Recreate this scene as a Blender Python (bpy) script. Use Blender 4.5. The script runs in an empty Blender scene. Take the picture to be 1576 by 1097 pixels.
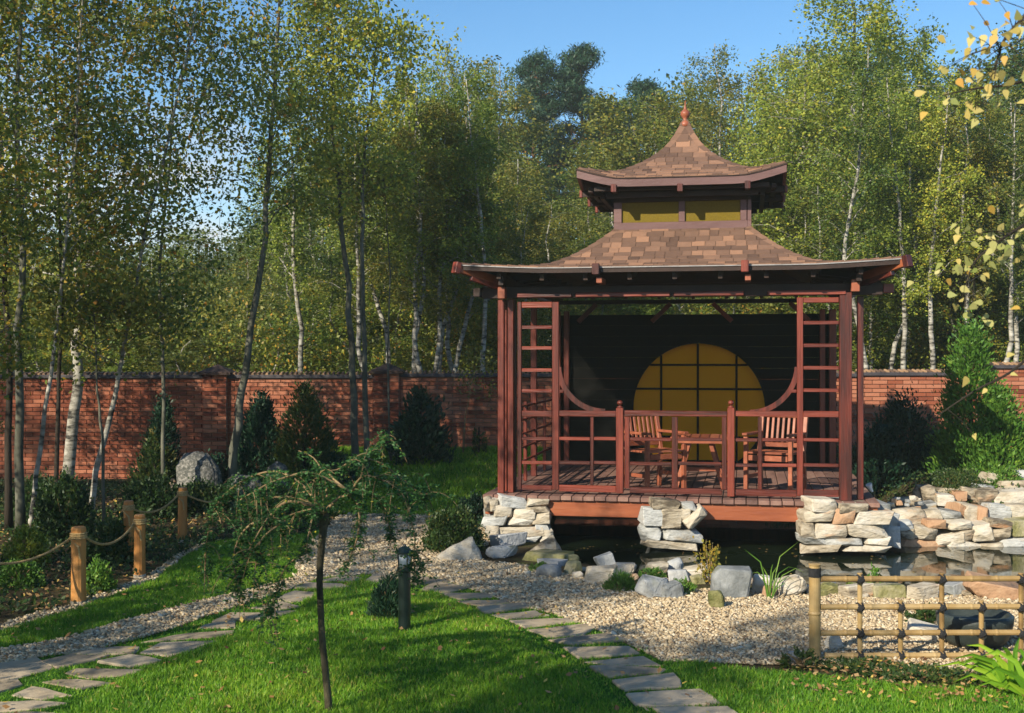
import bpy, bmesh, math, random
import numpy as np
from mathutils import Vector, Matrix, noise as mnoise

# ------------------------------------------------------------------ camera, sky, sun, exposure
SC = bpy.context.scene
COL = SC.collection
F, CX, HY, EYE = 1850.0, 788.0, 547.0, 1.95          # lens in photo pixels, principal column, horizon row, eye height
SUN_HEADING, SUN_EL = 40.0, 30.0                       # the light travels to the right and away from the camera

cam_d = bpy.data.cameras.new('camera'); cam = bpy.data.objects.new('camera', cam_d); COL.objects.link(cam)
cam.location = (0, 0, EYE); cam.rotation_euler = (math.radians(90), 0, 0)
cam_d.sensor_width = 36; cam_d.lens = 36 * F / 1576.0
cam_d.clip_start = 0.05; cam_d.clip_end = 2000
cam_d.dof.use_dof = True; cam_d.dof.focus_distance = 12.5; cam_d.dof.aperture_fstop = 5.6
SC.camera = cam

W = bpy.data.worlds.new("World"); SC.world = W; W.use_nodes = True
nt = W.node_tree; nt.nodes.clear()
out = nt.nodes.new('ShaderNodeOutputWorld'); bg = nt.nodes.new('ShaderNodeBackground')
sky = nt.nodes.new('ShaderNodeTexSky'); sky.sky_type = 'NISHITA'; sky.sun_disc = False
sky.sun_elevation = math.radians(SUN_EL); sky.sun_rotation = math.radians(180 + SUN_HEADING)
sky.air_density = 1.0; sky.dust_density = 0.4; sky.ozone_density = 2.0; sky.altitude = 200
bg.inputs['Strength'].default_value = 0.15
tc = nt.nodes.new('ShaderNodeTexCoord'); mp = nt.nodes.new('ShaderNodeMapping')
mp.inputs['Scale'].default_value = (1.0, 1.0, 2.0); mp.inputs['Location'].default_value = (0.35, 0.1, 0.6)
nz = nt.nodes.new('ShaderNodeTexNoise'); nz.inputs['Scale'].default_value = 2.6; nz.inputs['Detail'].default_value = 9; nz.inputs['Roughness'].default_value = 0.58
rp = nt.nodes.new('ShaderNodeValToRGB'); rp.color_ramp.elements[0].position = 0.34; rp.color_ramp.elements[1].position = 0.47
sx = nt.nodes.new('ShaderNodeSeparateXYZ')
band = nt.nodes.new('ShaderNodeMapRange'); band.inputs['From Min'].default_value = 0.255; band.inputs['From Max'].default_value = 0.20
band.interpolation_type = 'SMOOTHSTEP'
azm = nt.nodes.new('ShaderNodeMapRange'); azm.inputs['From Min'].default_value = -0.10; azm.inputs['From Max'].default_value = -0.26; azm.interpolation_type = 'SMOOTHSTEP'
mul = nt.nodes.new('ShaderNodeMath'); mul.operation = 'MULTIPLY'; mul2 = nt.nodes.new('ShaderNodeMath'); mul2.operation = 'MULTIPLY'
mixc = nt.nodes.new('ShaderNodeMix'); mixc.data_type = 'RGBA'; mixc.inputs[7].default_value = (3.7, 3.8, 4.0, 1)
L = nt.links.new
L(tc.outputs['Generated'], mp.inputs['Vector']); L(mp.outputs[0], nz.inputs['Vector']); L(nz.outputs['Fac'], rp.inputs[0])
L(tc.outputs['Generated'], sx.inputs[0]); L(sx.outputs['Z'], band.inputs['Value']); L(sx.outputs['X'], azm.inputs['Value'])
L(rp.outputs['Color'], mul.inputs[0]); L(band.outputs[0], mul.inputs[1]); L(mul.outputs[0], mul2.inputs[0]); L(azm.outputs[0], mul2.inputs[1])
hsv = nt.nodes.new('ShaderNodeHueSaturation'); hsv.inputs['Saturation'].default_value = 1.28; hsv.inputs['Value'].default_value = 0.74
L(sky.outputs[0], hsv.inputs['Color'])
L(mul2.outputs[0], mixc.inputs[0]); L(hsv.outputs[0], mixc.inputs[6]); L(mixc.outputs[2], bg.inputs['Color']); L(bg.outputs[0], out.inputs['Surface'])

sun_d = bpy.data.lights.new('sun', 'SUN'); sun = bpy.data.objects.new('sun', sun_d); COL.objects.link(sun)
sun_d.energy = 5.0; sun_d.angle = math.radians(0.5); sun_d.color = (1.0, 0.90, 0.72)
_h, _e = math.radians(SUN_HEADING), math.radians(SUN_EL)
sun.rotation_euler = Vector((math.sin(_h) * math.cos(_e), math.cos(_h) * math.cos(_e), -math.sin(_e))).to_track_quat('-Z', 'Y').to_euler()
sun.location = (-8, -8, 12)

SC.view_settings.view_transform = 'Standard'; SC.view_settings.look = 'None'
SC.view_settings.gamma = 1; SC.view_settings.use_curve_mapping = False; SC.view_settings.exposure = 0.68
SC.render.engine = 'CYCLES'
SC.cycles.max_bounces = 7; SC.cycles.diffuse_bounces = 3; SC.cycles.glossy_bounces = 3; SC.cycles.transmission_bounces = 4

# ------------------------------------------------------------------ measuring helpers (a pixel of the photo at a known distance -> a place)
def at(x, y, Y): return Vector(((x - CX) / F * Y, Y, EYE - (y - HY) / F * Y))
def gnd(x, y, z=0.0):
    Y = (EYE - z) * F / (y - HY); return Vector(((x - CX) / F * Y, Y, z))
def ss(t):
    t = np.clip(t, 0, 1); return t * t * (3 - 2 * t)

# ------------------------------------------------------------------ materials
MATS = {}
def _ramp(nt, fac, stops):
    r = nt.nodes.new('ShaderNodeValToRGB'); cr = r.color_ramp
    while len(cr.elements) > 1: cr.elements.remove(cr.elements[-1])
    cr.elements[0].position = stops[0][0]; cr.elements[0].color = (*stops[0][1], 1)
    for p, c in stops[1:]:
        e = cr.elements.new(p); e.color = (*c, 1)
    nt.links.new(fac, r.inputs[0]); return r.outputs[0]
def solid(name, stops, rough=0.6, scale=8, stretch=(1, 1, 1), bump=0.2, bscale=None, spec=0.4, metallic=0, detail=6,
          per_object=0.0, coat=0.0, dist=0.01, dirt=None, attr=None):
    m = bpy.data.materials.new(name); m.use_nodes = True; nt = m.node_tree; N = nt.nodes; L = nt.links.new
    b = N['Principled BSDF']; b.inputs['Roughness'].default_value = rough; b.inputs['Metallic'].default_value = metallic
    b.inputs['Specular IOR Level'].default_value = spec; b.inputs['Coat Weight'].default_value = coat
    tc = N.new('ShaderNodeTexCoord'); mp = N.new('ShaderNodeMapping'); mp.inputs['Scale'].default_value = stretch
    L(tc.outputs['Object'], mp.inputs['Vector'])
    oi = N.new('ShaderNodeObjectInfo')
    comb = N.new('ShaderNodeVectorMath'); comb.operation = 'ADD'
    sc = N.new('ShaderNodeVectorMath'); sc.operation = 'SCALE'; sc.inputs['Scale'].default_value = 37.0
    cx = N.new('ShaderNodeCombineXYZ'); L(oi.outputs['Random'], cx.inputs[0]); L(oi.outputs['Random'], cx.inputs[1]); L(cx.outputs[0], sc.inputs[0])
    L(mp.outputs[0], comb.inputs[0]); L(sc.outputs[0], comb.inputs[1])
    n = N.new('ShaderNodeTexNoise'); n.inputs['Scale'].default_value = scale; n.inputs['Detail'].default_value = detail; n.inputs['Roughness'].default_value = 0.62
    L(comb.outputs[0], n.inputs['Vector'])
    fac = n.outputs['Fac']
    if attr:
        a = N.new('ShaderNodeAttribute'); a.attribute_name = attr
        mx = N.new('ShaderNodeMath'); mx.operation = 'MULTIPLY_ADD'; mx.inputs[1].default_value = 0.35
        L(n.outputs['Fac'], mx.inputs[0]); L(a.outputs['Fac'], mx.inputs[2])
        sb = N.new('ShaderNodeMath'); sb.operation = 'SUBTRACT'; sb.inputs[1].default_value = 0.17; L(mx.outputs[0], sb.inputs[0]); fac = sb.outputs[0]
    if per_object:
        mx = N.new('ShaderNodeMath'); mx.operation = 'MULTIPLY_ADD'; mx.inputs[1].default_value = per_object
        L(oi.outputs['Random'], mx.inputs[0]); L(fac, mx.inputs[2])
        sb = N.new('ShaderNodeMath'); sb.operation = 'SUBTRACT'; sb.inputs[1].default_value = per_object / 2; L(mx.outputs[0], sb.inputs[0]); fac = sb.outputs[0]
    col = _ramp(nt, fac, stops)
    if dirt:
        n2 = N.new('ShaderNodeTexNoise'); n2.inputs['Scale'].default_value = dirt[0]; n2.inputs['Detail'].default_value = 8
        L(comb.outputs[0], n2.inputs['Vector'])
        mr = N.new('ShaderNodeMapRange'); mr.inputs['From Min'].default_value = dirt[1]; mr.inputs['From Max'].default_value = dirt[1] + 0.13
        L(n2.outputs['Fac'], mr.inputs['Value'])
        mxc = N.new('ShaderNodeMix'); mxc.data_type = 'RGBA'; mxc.inputs[7].default_value = (*dirt[2], 1)
        L(mr.outputs[0], mxc.inputs[0]); L(col, mxc.inputs[6]); col = mxc.outputs[2]
    L(col, b.inputs['Base Color'])
    if bump:
        nb = N.new('ShaderNodeTexNoise'); nb.inputs['Scale'].default_value = bscale or scale * 4; nb.inputs['Detail'].default_value = 8
        L(mp.outputs[0], nb.inputs['Vector'])
        bp = N.new('ShaderNodeBump'); bp.inputs['Strength'].default_value = bump; bp.inputs['Distance'].default_value = dist
        L(nb.outputs['Fac'], bp.inputs['Height']); L(bp.outputs[0], b.inputs['Normal'])
    MATS[name] = m; return m
def leafmat(name, stops, transl=0.35, per_object=0.42, rough=0.5):
    m = bpy.data.materials.new(name); m.use_nodes = True; nt = m.node_tree; N = nt.nodes; L = nt.links.new
    b = N['Principled BSDF']; b.inputs['Roughness'].default_value = rough; b.inputs['Specular IOR Level'].default_value = 0.35
    a = N.new('ShaderNodeAttribute'); a.attribute_name = 'tone'
    oi = N.new('ShaderNodeObjectInfo')
    mx = N.new('ShaderNodeMath'); mx.operation = 'MULTIPLY_ADD'; mx.inputs[1].default_value = per_object
    L(oi.outputs['Random'], mx.inputs[0]); L(a.outputs['Fac'], mx.inputs[2])
    sb = N.new('ShaderNodeMath'); sb.operation = 'SUBTRACT'; sb.inputs[1].default_value = per_object / 2; L(mx.outputs[0], sb.inputs[0])
    col = _ramp(nt, sb.outputs[0], stops); L(col, b.inputs['Base Color'])
    t = N.new('ShaderNodeBsdfTranslucent'); ms = N.new('ShaderNodeMixShader'); ms.inputs[0].default_value = transl
    L(col, t.inputs['Color']); L(b.outputs[0], ms.inputs[1]); L(t.outputs[0], ms.inputs[2])
    L(ms.outputs[0], N['Material Output'].inputs['Surface'])
    MATS[name] = m; return m

M_WOOD = solid('mahogany_stained_wood', [(0.28, (0.038, 0.007, 0.004)), (0.48, (0.115, 0.018, 0.009)), (0.70, (0.21, 0.040, 0.021))], 0.42, 16, (1, 1, 0.07), 0.4, 60, 0.5, per_object=0.35, coat=0.0, dirt=(3.0, 0.60, (0.07, 0.02, 0.013)))
M_WOODH = solid('mahogany_stained_rail', [(0.28, (0.038, 0.007, 0.004)), (0.48, (0.115, 0.018, 0.009)), (0.70, (0.21, 0.040, 0.021))], 0.42, 16, (0.07, 1, 1), 0.4, 60, 0.5, per_object=0.35, coat=0.0, dirt=(3.0, 0.60, (0.07, 0.02, 0.013)))
M_ORANGE = solid('orange_stained_beam', [(0.25, (0.15, 0.035, 0.014)), (0.55, (0.27, 0.075, 0.028)), (0.8, (0.34, 0.12, 0.05))], 0.45, 5, (0.15, 1, 1), 0.3, 40, 0.45)
M_CHAIR = solid('teak_furniture_wood', [(0.25, (0.17, 0.045, 0.022)), (0.6, (0.30, 0.09, 0.045)), (0.85, (0.42, 0.17, 0.10))], 0.45, 8, (1, 1, 1), 0.15, 40, 0.4, per_object=0.3)
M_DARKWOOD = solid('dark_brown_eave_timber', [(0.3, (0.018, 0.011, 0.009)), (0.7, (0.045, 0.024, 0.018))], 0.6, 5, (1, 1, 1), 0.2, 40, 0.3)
M_FASCIA = solid('weathered_plum_fascia', [(0.3, (0.095, 0.045, 0.042)), (0.7, (0.165, 0.088, 0.082))], 0.5, 5, (0.3, 1, 1), 0.2, 40, 0.4)
M_SCREEN = solid('near_black_screen_board', [(0.3, (0.004, 0.004, 0.0035)), (0.7, (0.008, 0.0075, 0.006))], 0.7, 6, (0.2, 1, 1), 0.15, 40, 0.08)
M_MOON = solid('yellow_lacquer_panel', [(0.3, (0.90, 0.50, 0.02)), (0.7, (0.95, 0.60, 0.035))], 0.5, 3, (1, 1, 1), 0.05, 30, 0.4)
_nt = M_MOON.node_tree; _t = _nt.nodes.new('ShaderNodeBsdfTranslucent'); _t.inputs['Color'].default_value = (0.95, 0.62, 0.05, 1); _ms = _nt.nodes.new('ShaderNodeMixShader'); _ms.inputs[0].default_value = 0.85
_nt.links.new(_nt.nodes['Principled BSDF'].outputs[0], _ms.inputs[1]); _nt.links.new(_t.outputs[0], _ms.inputs[2]); _nt.links.new(_ms.outputs[0], _nt.nodes['Material Output'].inputs['Surface'])
M_GLASSY = solid('amber_window_panel', [(0.3, (0.115, 0.082, 0.005)), (0.7, (0.17, 0.12, 0.01))], 0.5, 60, (1, 1, 1), 0.2, 220, 0.12)
M_SHINGLE = solid('brown_asphalt_shingle', [(0.05, (0.075, 0.045, 0.034)), (0.35, (0.125, 0.074, 0.053)), (0.65, (0.185, 0.107, 0.073)), (0.95, (0.29, 0.16, 0.10))], 0.9, 14, (1, 1, 1), 0.5, 260, 0.2, per_object=0.0, attr='tone', dist=0.004)
M_UNDER = solid('dark_brown_trim', [(0.3, (0.03, 0.02, 0.016)), (0.7, (0.06, 0.035, 0.028))], 0.9, 10)  # plain dark brown of the upper drip edge and the wall pier caps
M_METALDRIP = solid('grey_drip_edge', [(0.3, (0.24, 0.225, 0.22)), (0.7, (0.36, 0.34, 0.33))], 0.4, 10, metallic=0.3)
M_DECK = solid('weathered_deck_board', [(0.25, (0.10, 0.055, 0.045)), (0.6, (0.21, 0.115, 0.09)), (0.85, (0.28, 0.17, 0.13))], 0.7, 6, (1, 0.15, 1), 0.3, 40, 0.3, per_object=0.4)
M_BRICK = solid('red_brick', [(0.1, (0.12, 0.034, 0.020)), (0.5, (0.26, 0.078, 0.040)), (0.85, (0.39, 0.155, 0.09))], 0.85, 5, (1, 1, 1), 0.4, 60, 0.2, per_object=0.55, attr='tone')
M_MORTAR = solid('grey_mortar', [(0.3, (0.22, 0.17, 0.14)), (0.7, (0.33, 0.27, 0.22))], 0.95, 12, bump=0.4)
M_COPING = solid('dark_slate_coping', [(0.3, (0.035, 0.03, 0.035)), (0.7, (0.075, 0.065, 0.07))], 0.6, 5)
M_TILE = solid('clay_coping_tile', [(0.3, (0.13, 0.08, 0.055)), (0.7, (0.36, 0.22, 0.12))], 0.8, 5, attr='tone')
M_STONE = solid('pale_sandstone', [(0.26, (0.13, 0.105, 0.075)), (0.38, (0.34, 0.285, 0.205)), (0.55, (0.47, 0.415, 0.325)), (0.8, (0.55, 0.52, 0.46))], 0.85, 5, (1, 1, 2.6), 1.0, 16, 0.25, per_object=0.4, dist=0.02, dirt=(2.2, 0.60, (0.40, 0.20, 0.09)))
M_PALEGREY = solid('pale_blue_grey_stone', [(0.26, (0.13, 0.13, 0.12)), (0.38, (0.31, 0.31, 0.29)), (0.55, (0.43, 0.43, 0.41)), (0.8, (0.54, 0.55, 0.54))], 0.85, 5, (1, 1, 2.6), 1.0, 16, 0.25, per_object=0.3, dist=0.02, dirt=(2.6, 0.60, (0.36, 0.27, 0.16)))
M_GREYROCK = solid('grey_granite_rock', [(0.25, (0.15, 0.16, 0.16)), (0.5, (0.30, 0.31, 0.31)), (0.8, (0.45, 0.45, 0.44))], 0.85, 5, (1, 1, 1), 0.8, 24, 0.25, per_object=0.35, dist=0.02, dirt=(3.5, 0.62, (0.12, 0.13, 0.06)))
M_SPECK = solid('speckled_lichen_rock', [(0.3, (0.04, 0.045, 0.04)), (0.5, (0.10, 0.10, 0.09)), (0.60, (0.22, 0.21, 0.19)), (0.8, (0.30, 0.29, 0.27))], 0.9, 26, bump=0.8, bscale=30, dist=0.02)
M_MOSSROCK = solid('mossy_rock', [(0.3, (0.09, 0.10, 0.03)), (0.5, (0.20, 0.19, 0.08)), (0.75, (0.38, 0.34, 0.22))], 0.95, 6, (1, 1, 1), 0.9, 30, 0.15, per_object=0.3, dist=0.02)
M_RUST = solid('rust_orange_stone', [(0.25, (0.28, 0.15, 0.085)), (0.55, (0.42, 0.26, 0.155)), (0.85, (0.5, 0.41, 0.30))], 0.85, 5, (1, 1, 1), 0.7, 24, 0.25, dist=0.02)
M_FLAG = solid('grey_brown_flagstone', [(0.25, (0.19, 0.15, 0.10)), (0.5, (0.35, 0.28, 0.19)), (0.8, (0.47, 0.385, 0.27))], 0.85, 3.5, (1, 1, 1), 0.6, 26, 0.25, per_object=0.3, dist=0.012, dirt=(5, 0.63, (0.12, 0.12, 0.06)))
M_PEBBLE = solid('gravel_pebble', [(0.05, (0.17, 0.11, 0.065)), (0.4, (0.38, 0.29, 0.175)), (0.7, (0.51, 0.41, 0.265)), (0.95, (0.63, 0.55, 0.41))], 0.8, 30, bump=0, attr='tone', spec=0.25)
M_GRAVEL = solid('gravel_bed', [(0.3, (0.13, 0.09, 0.05)), (0.5, (0.28, 0.20, 0.12)), (0.7, (0.42, 0.31, 0.19))], 0.95, 45, bump=0.9, bscale=60, spec=0.15, dist=0.02)
M_SOIL = solid('leafy_soil', [(0.3, (0.022, 0.018, 0.010)), (0.5, (0.055, 0.042, 0.022)), (0.7, (0.06, 0.075, 0.022))], 0.95, 3.5, bump=0.8, bscale=30, spec=0.1, dist=0.03)
M_LAWN = solid('lawn_turf', [(0.3, (0.022, 0.085, 0.008)), (0.7, (0.06, 0.16, 0.014))], 0.95, 14, bump=0.8, bscale=120, spec=0.1, dist=0.02)
M_BAMBOO = solid('golden_bamboo', [(0.25, (0.17, 0.10, 0.035)), (0.5, (0.31, 0.20, 0.075)), (0.85, (0.43, 0.31, 0.15))], 0.45, 7, (1, 1, 1), 0.1, 40, 0.4, per_object=0.3)
M_TIE = solid('black_twine', [(0.3, (0.012, 0.012, 0.013)), (0.7, (0.03, 0.03, 0.032))], 0.9, 60, bump=0.8, bscale=200)
M_POST = solid('orange_varnished_log', [(0.25, (0.30, 0.11, 0.025)), (0.55, (0.46, 0.20, 0.05)), (0.85, (0.55, 0.28, 0.09))], 0.5, 7, (1, 1, 0.15), 0.3, 40, 0.4, per_object=0.2)
M_ROPE = solid('tan_rope', [(0.3, (0.30, 0.19, 0.07)), (0.7, (0.50, 0.35, 0.16))], 0.9, 90, (1, 1, 1), 0.8, 200)
M_LAMPMETAL = solid('dark_green_metal', [(0.3, (0.004, 0.011, 0.009)), (0.7, (0.008, 0.018, 0.015))], 0.35, 12, spec=0.5)
M_LAMPGLASS = solid('milky_lamp_glass', [(0.3, (0.38, 0.42, 0.44)), (0.7, (0.55, 0.58, 0.6))], 0.15, 12, spec=0.6)
M_WHITE = solid('white_plastic', [(0.3, (0.6, 0.6, 0.6)), (0.7, (0.75, 0.75, 0.75))], 0.4, 12)
M_BIRCH = solid('white_birch_bark', [(0.38, (0.03, 0.028, 0.024)), (0.47, (0.22, 0.205, 0.17)), (0.58, (0.38, 0.36, 0.31)), (0.8, (0.54, 0.52, 0.46))], 0.75, 2.2, (2.2, 2.2, 5.5), 0.3, 30, 0.2, detail=5)
M_GREYBARK = solid('grey_green_bark', [(0.3, (0.035, 0.035, 0.026)), (0.5, (0.10, 0.10, 0.075)), (0.75, (0.20, 0.195, 0.15))], 0.85, 5, (1, 1, 0.6), 0.5, 30, 0.2)
M_DARKBARK = solid('dark_brown_bark', [(0.3, (0.014, 0.012, 0.010)), (0.7, (0.05, 0.04, 0.03))], 0.9, 5, (1, 1, 0.4), 0.6, 30, 0.2)
M_PINEBARK = solid('pine_bark', [(0.3, (0.08, 0.04, 0.022)), (0.7, (0.22, 0.11, 0.06))], 0.9, 5, (1, 1, 0.4), 0.6, 30, 0.2)
M_STEMB = solid('mossy_brown_stem', [(0.3, (0.022, 0.022, 0.014)), (0.55, (0.07, 0.06, 0.035)), (0.8, (0.13, 0.11, 0.06))], 0.85, 14, (1, 1, 0.4), 0.7, 60, 0.2, dist=0.01)
M_TWIG = solid('olive_brown_branch', [(0.3, (0.14, 0.09, 0.04)), (0.7, (0.33, 0.23, 0.11))], 0.7, 12, bump=0.3, per_object=0.1)
M_BASIN = solid('wet_dark_stone', [(0.3, (0.018, 0.024, 0.022)), (0.7, (0.05, 0.062, 0.056))], 0.5, 6, bump=0.4)

LEAF_G = leafmat('birch_leaf_green', [(0.0, (0.040, 0.09, 0.016)), (0.35, (0.11, 0.17, 0.026)), (0.7, (0.22, 0.25, 0.034)), (0.92, (0.44, 0.31, 0.03)), (1.0, (0.48, 0.22, 0.03))])
LEAF_Y = leafmat('birch_leaf_yellow_green', [(0.0, (0.09, 0.15, 0.022)), (0.4, (0.205, 0.275, 0.036)), (0.8, (0.39, 0.40, 0.05)), (1.0, (0.56, 0.44, 0.04))])
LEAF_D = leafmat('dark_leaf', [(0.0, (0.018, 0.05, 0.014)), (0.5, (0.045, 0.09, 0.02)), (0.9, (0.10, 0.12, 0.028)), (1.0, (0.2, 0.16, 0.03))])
LEAF_O = leafmat('olive_leaf', [(0.0, (0.055, 0.095, 0.018)), (0.4, (0.135, 0.165, 0.028)), (0.8, (0.26, 0.24, 0.036)), (1.0, (0.36, 0.24, 0.03))])
LEAF_AUT = leafmat('autumn_leaf', [(0.0, (0.08, 0.13, 0.02)), (0.5, (0.26, 0.26, 0.04)), (0.8, (0.45, 0.30, 0.05)), (1.0, (0.50, 0.18, 0.03))])
LEAF_GOLD = leafmat('golden_leaf', [(0.0, (0.25, 0.30, 0.07)), (0.5, (0.55, 0.50, 0.18)), (0.85, (0.62, 0.46, 0.12)), (1.0, (0.62, 0.34, 0.05))], 0.4)
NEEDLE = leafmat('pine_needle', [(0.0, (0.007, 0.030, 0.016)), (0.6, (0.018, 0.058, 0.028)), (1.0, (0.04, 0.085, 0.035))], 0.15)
THUJA = leafmat('thuja_spray', [(0.0, (0.045, 0.13, 0.016)), (0.6, (0.11, 0.23, 0.028)), (1.0, (0.22, 0.33, 0.04))], 0.25)
GRASSM = leafmat('grass_blade', [(0.0, (0.05, 0.16, 0.012)), (0.5, (0.155, 0.34, 0.020)), (0.9, (0.31, 0.47, 0.030)), (1.0, (0.46, 0.40, 0.10))], 0.35, 0.0)
DEADLEAF = leafmat('fallen_leaf', [(0.0, (0.10, 0.045, 0.018)), (0.5, (0.32, 0.17, 0.06)), (0.8, (0.5, 0.32, 0.14)), (1.0, (0.62, 0.45, 0.08))], 0.15, 0.0)
LEAF_W = leafmat('weeping_leaflet', [(0.0, (0.022, 0.08, 0.024)), (0.6, (0.05, 0.14, 0.035)), (0.93, (0.12, 0.22, 0.04)), (1.0, (0.5, 0.45, 0.04))], 0.35, 0.0)

def water_mat():
    m = bpy.data.materials.new('pond_water'); m.use_nodes = True; nt = m.node_tree; N = nt.nodes; L = nt.links.new
    b = N['Principled BSDF']; b.inputs['Base Color'].default_value = (0.008, 0.014, 0.007, 1); b.inputs['Roughness'].default_value = 0.03
    b.inputs['IOR'].default_value = 1.45; b.inputs['Specular IOR Level'].default_value = 0.75
    tc = N.new('ShaderNodeTexCoord'); n = N.new('ShaderNodeTexNoise'); n.inputs['Scale'].default_value = 5; n.inputs['Detail'].default_value = 3
    L(tc.outputs['Object'], n.inputs['Vector']); bp = N.new('ShaderNodeBump'); bp.inputs['Strength'].default_value = 0.05; bp.inputs['Distance'].default_value = 0.02
    L(n.outputs['Fac'], bp.inputs['Height']); L(bp.outputs[0], b.inputs['Normal']); return m
M_WATER = water_mat()

# ------------------------------------------------------------------ mesh helpers
def tag(o, label=None, cat=None, group=None, kind=None):
    if label: o['label'] = label
    if cat: o['category'] = cat
    if group: o['group'] = group
    if kind: o['kind'] = kind
    return o
def empty(name, loc, label, cat, group=None, rz=0):
    o = bpy.data.objects.new(name, None); COL.objects.link(o); o.location = loc; o.rotation_euler = (0, 0, rz)
    o.empty_display_size = 0.1
    return tag(o, label, cat, group)
def link(name, me, parent=None, loc=None):
    o = bpy.data.objects.new(name, me); COL.objects.link(o); o.parent = parent
    if loc is not None: o.location = loc
    return o
def copy_tree(o, parent=None):
    c = o.copy(); COL.objects.link(c); c.parent = parent
    for ch in list(o.children): copy_tree(ch, c)
    return c
class MB:
    def __init__(s): s.v = []; s.f = []; s.t = []
    def add(s, vs, fs, tone=0.5):
        n = len(s.v); s.v += [tuple(v) for v in vs]; s.f += [tuple(i + n for i in f) for f in fs]; s.t += [tone] * len(fs); return s
    def box(s, c, sz, rot=None, bev=0.0, tone=0.5):
        x, y, z = [k / 2 for k in sz]
        if bev <= 0:
            vs = [Vector((a * x, b * y, d * z)) for a in (-1, 1) for b in (-1, 1) for d in (-1, 1)]
            fs = [(0, 1, 3, 2), (4, 6, 7, 5), (0, 4, 5, 1), (2, 3, 7, 6), (0, 2, 6, 4), (1, 5, 7, 3)]
        else:
            bm = bmesh.new(); bmesh.ops.create_cube(bm, size=1)
            for v in bm.verts: v.co = Vector((v.co.x * sz[0], v.co.y * sz[1], v.co.z * sz[2]))
            bmesh.ops.bevel(bm, geom=bm.edges[:], offset=bev, segments=1, affect='EDGES')
            bm.verts.index_update(); vs = [v.co.copy() for v in bm.verts]; fs = [tuple(v.index for v in f.verts) for f in bm.faces]; bm.free()
        if rot is not None: vs = [rot @ v for v in vs]
        return s.add([v + Vector(c) for v in vs], fs, tone)
    def bar(s, p0, p1, w, h, bev=0.0, up=(0, 0, 1), tone=0.5):
        p0, p1 = Vector(p0), Vector(p1); d = p1 - p0; L = d.length; d.normalize(); up = Vector(up)
        if abs(d.dot(up)) > 0.98: up = Vector((0, 1, 0))
        x = d; y = up.cross(x).normalized(); z = x.cross(y)
        R = Matrix((x, y, z)).transposed()
        return s.box((p0 + p1) / 2, (L, w, h), R, bev, tone)
    def tube(s, pts, rad, n=8, caps=True, tone=0.5):
        pts = [Vector(p) for p in pts]; m = len(pts)
        if not hasattr(rad, '__len__'): rad = [rad] * m
        vs = []; fs = []; prev = None
        for i, p in enumerate(pts):
            d = (pts[min(i + 1, m - 1)] - pts[max(i - 1, 0)]).normalized()
            a = prev if prev is not None else (Vector((1, 0, 0)) if abs(d.x) < 0.9 else Vector((0, 1, 0)))
            a = (a - d * a.dot(d)).normalized(); prev = a; b = d.cross(a)
            for k in range(n):
                t = 2 * math.pi * k / n; vs.append(p + (a * math.cos(t) + b * math.sin(t)) * rad[i])
        for i in range(m - 1):
            for k in range(n):
                fs.append((i * n + k, i * n + (k + 1) % n, (i + 1) * n + (k + 1) % n, (i + 1) * n + k))
        if caps: fs.append(tuple(range(n))[::-1]); fs.append(tuple((m - 1) * n + k for k in range(n)))
        return s.add(vs, fs, tone)
    def lathe(s, c, prof, n=16, tone=0.5):
        c = Vector(c); vs = []; fs = []
        for r, z in prof:
            for k in range(n):
                t = 2 * math.pi * k / n; vs.append(c + Vector((r * math.cos(t), r * math.sin(t), z)))
        m = len(prof)
        for i in range(m - 1):
            for k in range(n): fs.append((i * n + k, i * n + (k + 1) % n, (i + 1) * n + (k + 1) % n, (i + 1) * n + k))
        fs.append(tuple(range(n))[::-1]); fs.append(tuple((m - 1) * n + k for k in range(n)))
        return s.add(vs, fs, tone)
    def mesh(s, name, mat, origin=(0, 0, 0), smooth=False):
        me = bpy.data.meshes.new(name); o = Vector(origin)
        me.from_pydata([tuple(Vector(v) - o) for v in s.v], [], s.f); me.materials.append(mat)
        a = me.attributes.new('tone', 'FLOAT', 'FACE'); a.data.foreach_set('value', s.t)
        if smooth: me.shade_smooth()
        return me
    def build(s, name, mat, parent=None, origin=(0, 0, 0), smooth=False, top=False):
        me = s.mesh(name, mat, origin, smooth)
        return link(name, me, parent, origin if top else None)
def npmesh(name, V, Fq, tone, mat, smooth=False):
    """V (n,3), Fq (m,k) index array of tris or quads, tone (m,)"""
    me = bpy.data.meshes.new(name); n, (m, k) = len(V), Fq.shape
    me.vertices.add(n); me.vertices.foreach_set('co', np.ascontiguousarray(V, dtype=np.float32).ravel())
    me.loops.add(m * k); me.loops.foreach_set('vertex_index', np.ascontiguousarray(Fq, dtype=np.int32).ravel())
    me.polygons.add(m); me.polygons.foreach_set('loop_start', np.arange(0, m * k, k, dtype=np.int32))
    me.update(calc_edges=True)
    a = me.attributes.new('tone', 'FLOAT', 'FACE'); a.data.foreach_set('value', np.ascontiguousarray(tone, dtype=np.float32))
    me.materials.append(mat)
    if smooth: me.shade_smooth()
    return me
def unit(a): return a / np.maximum(np.linalg.norm(a, axis=1, keepdims=True), 1e-9)
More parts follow.
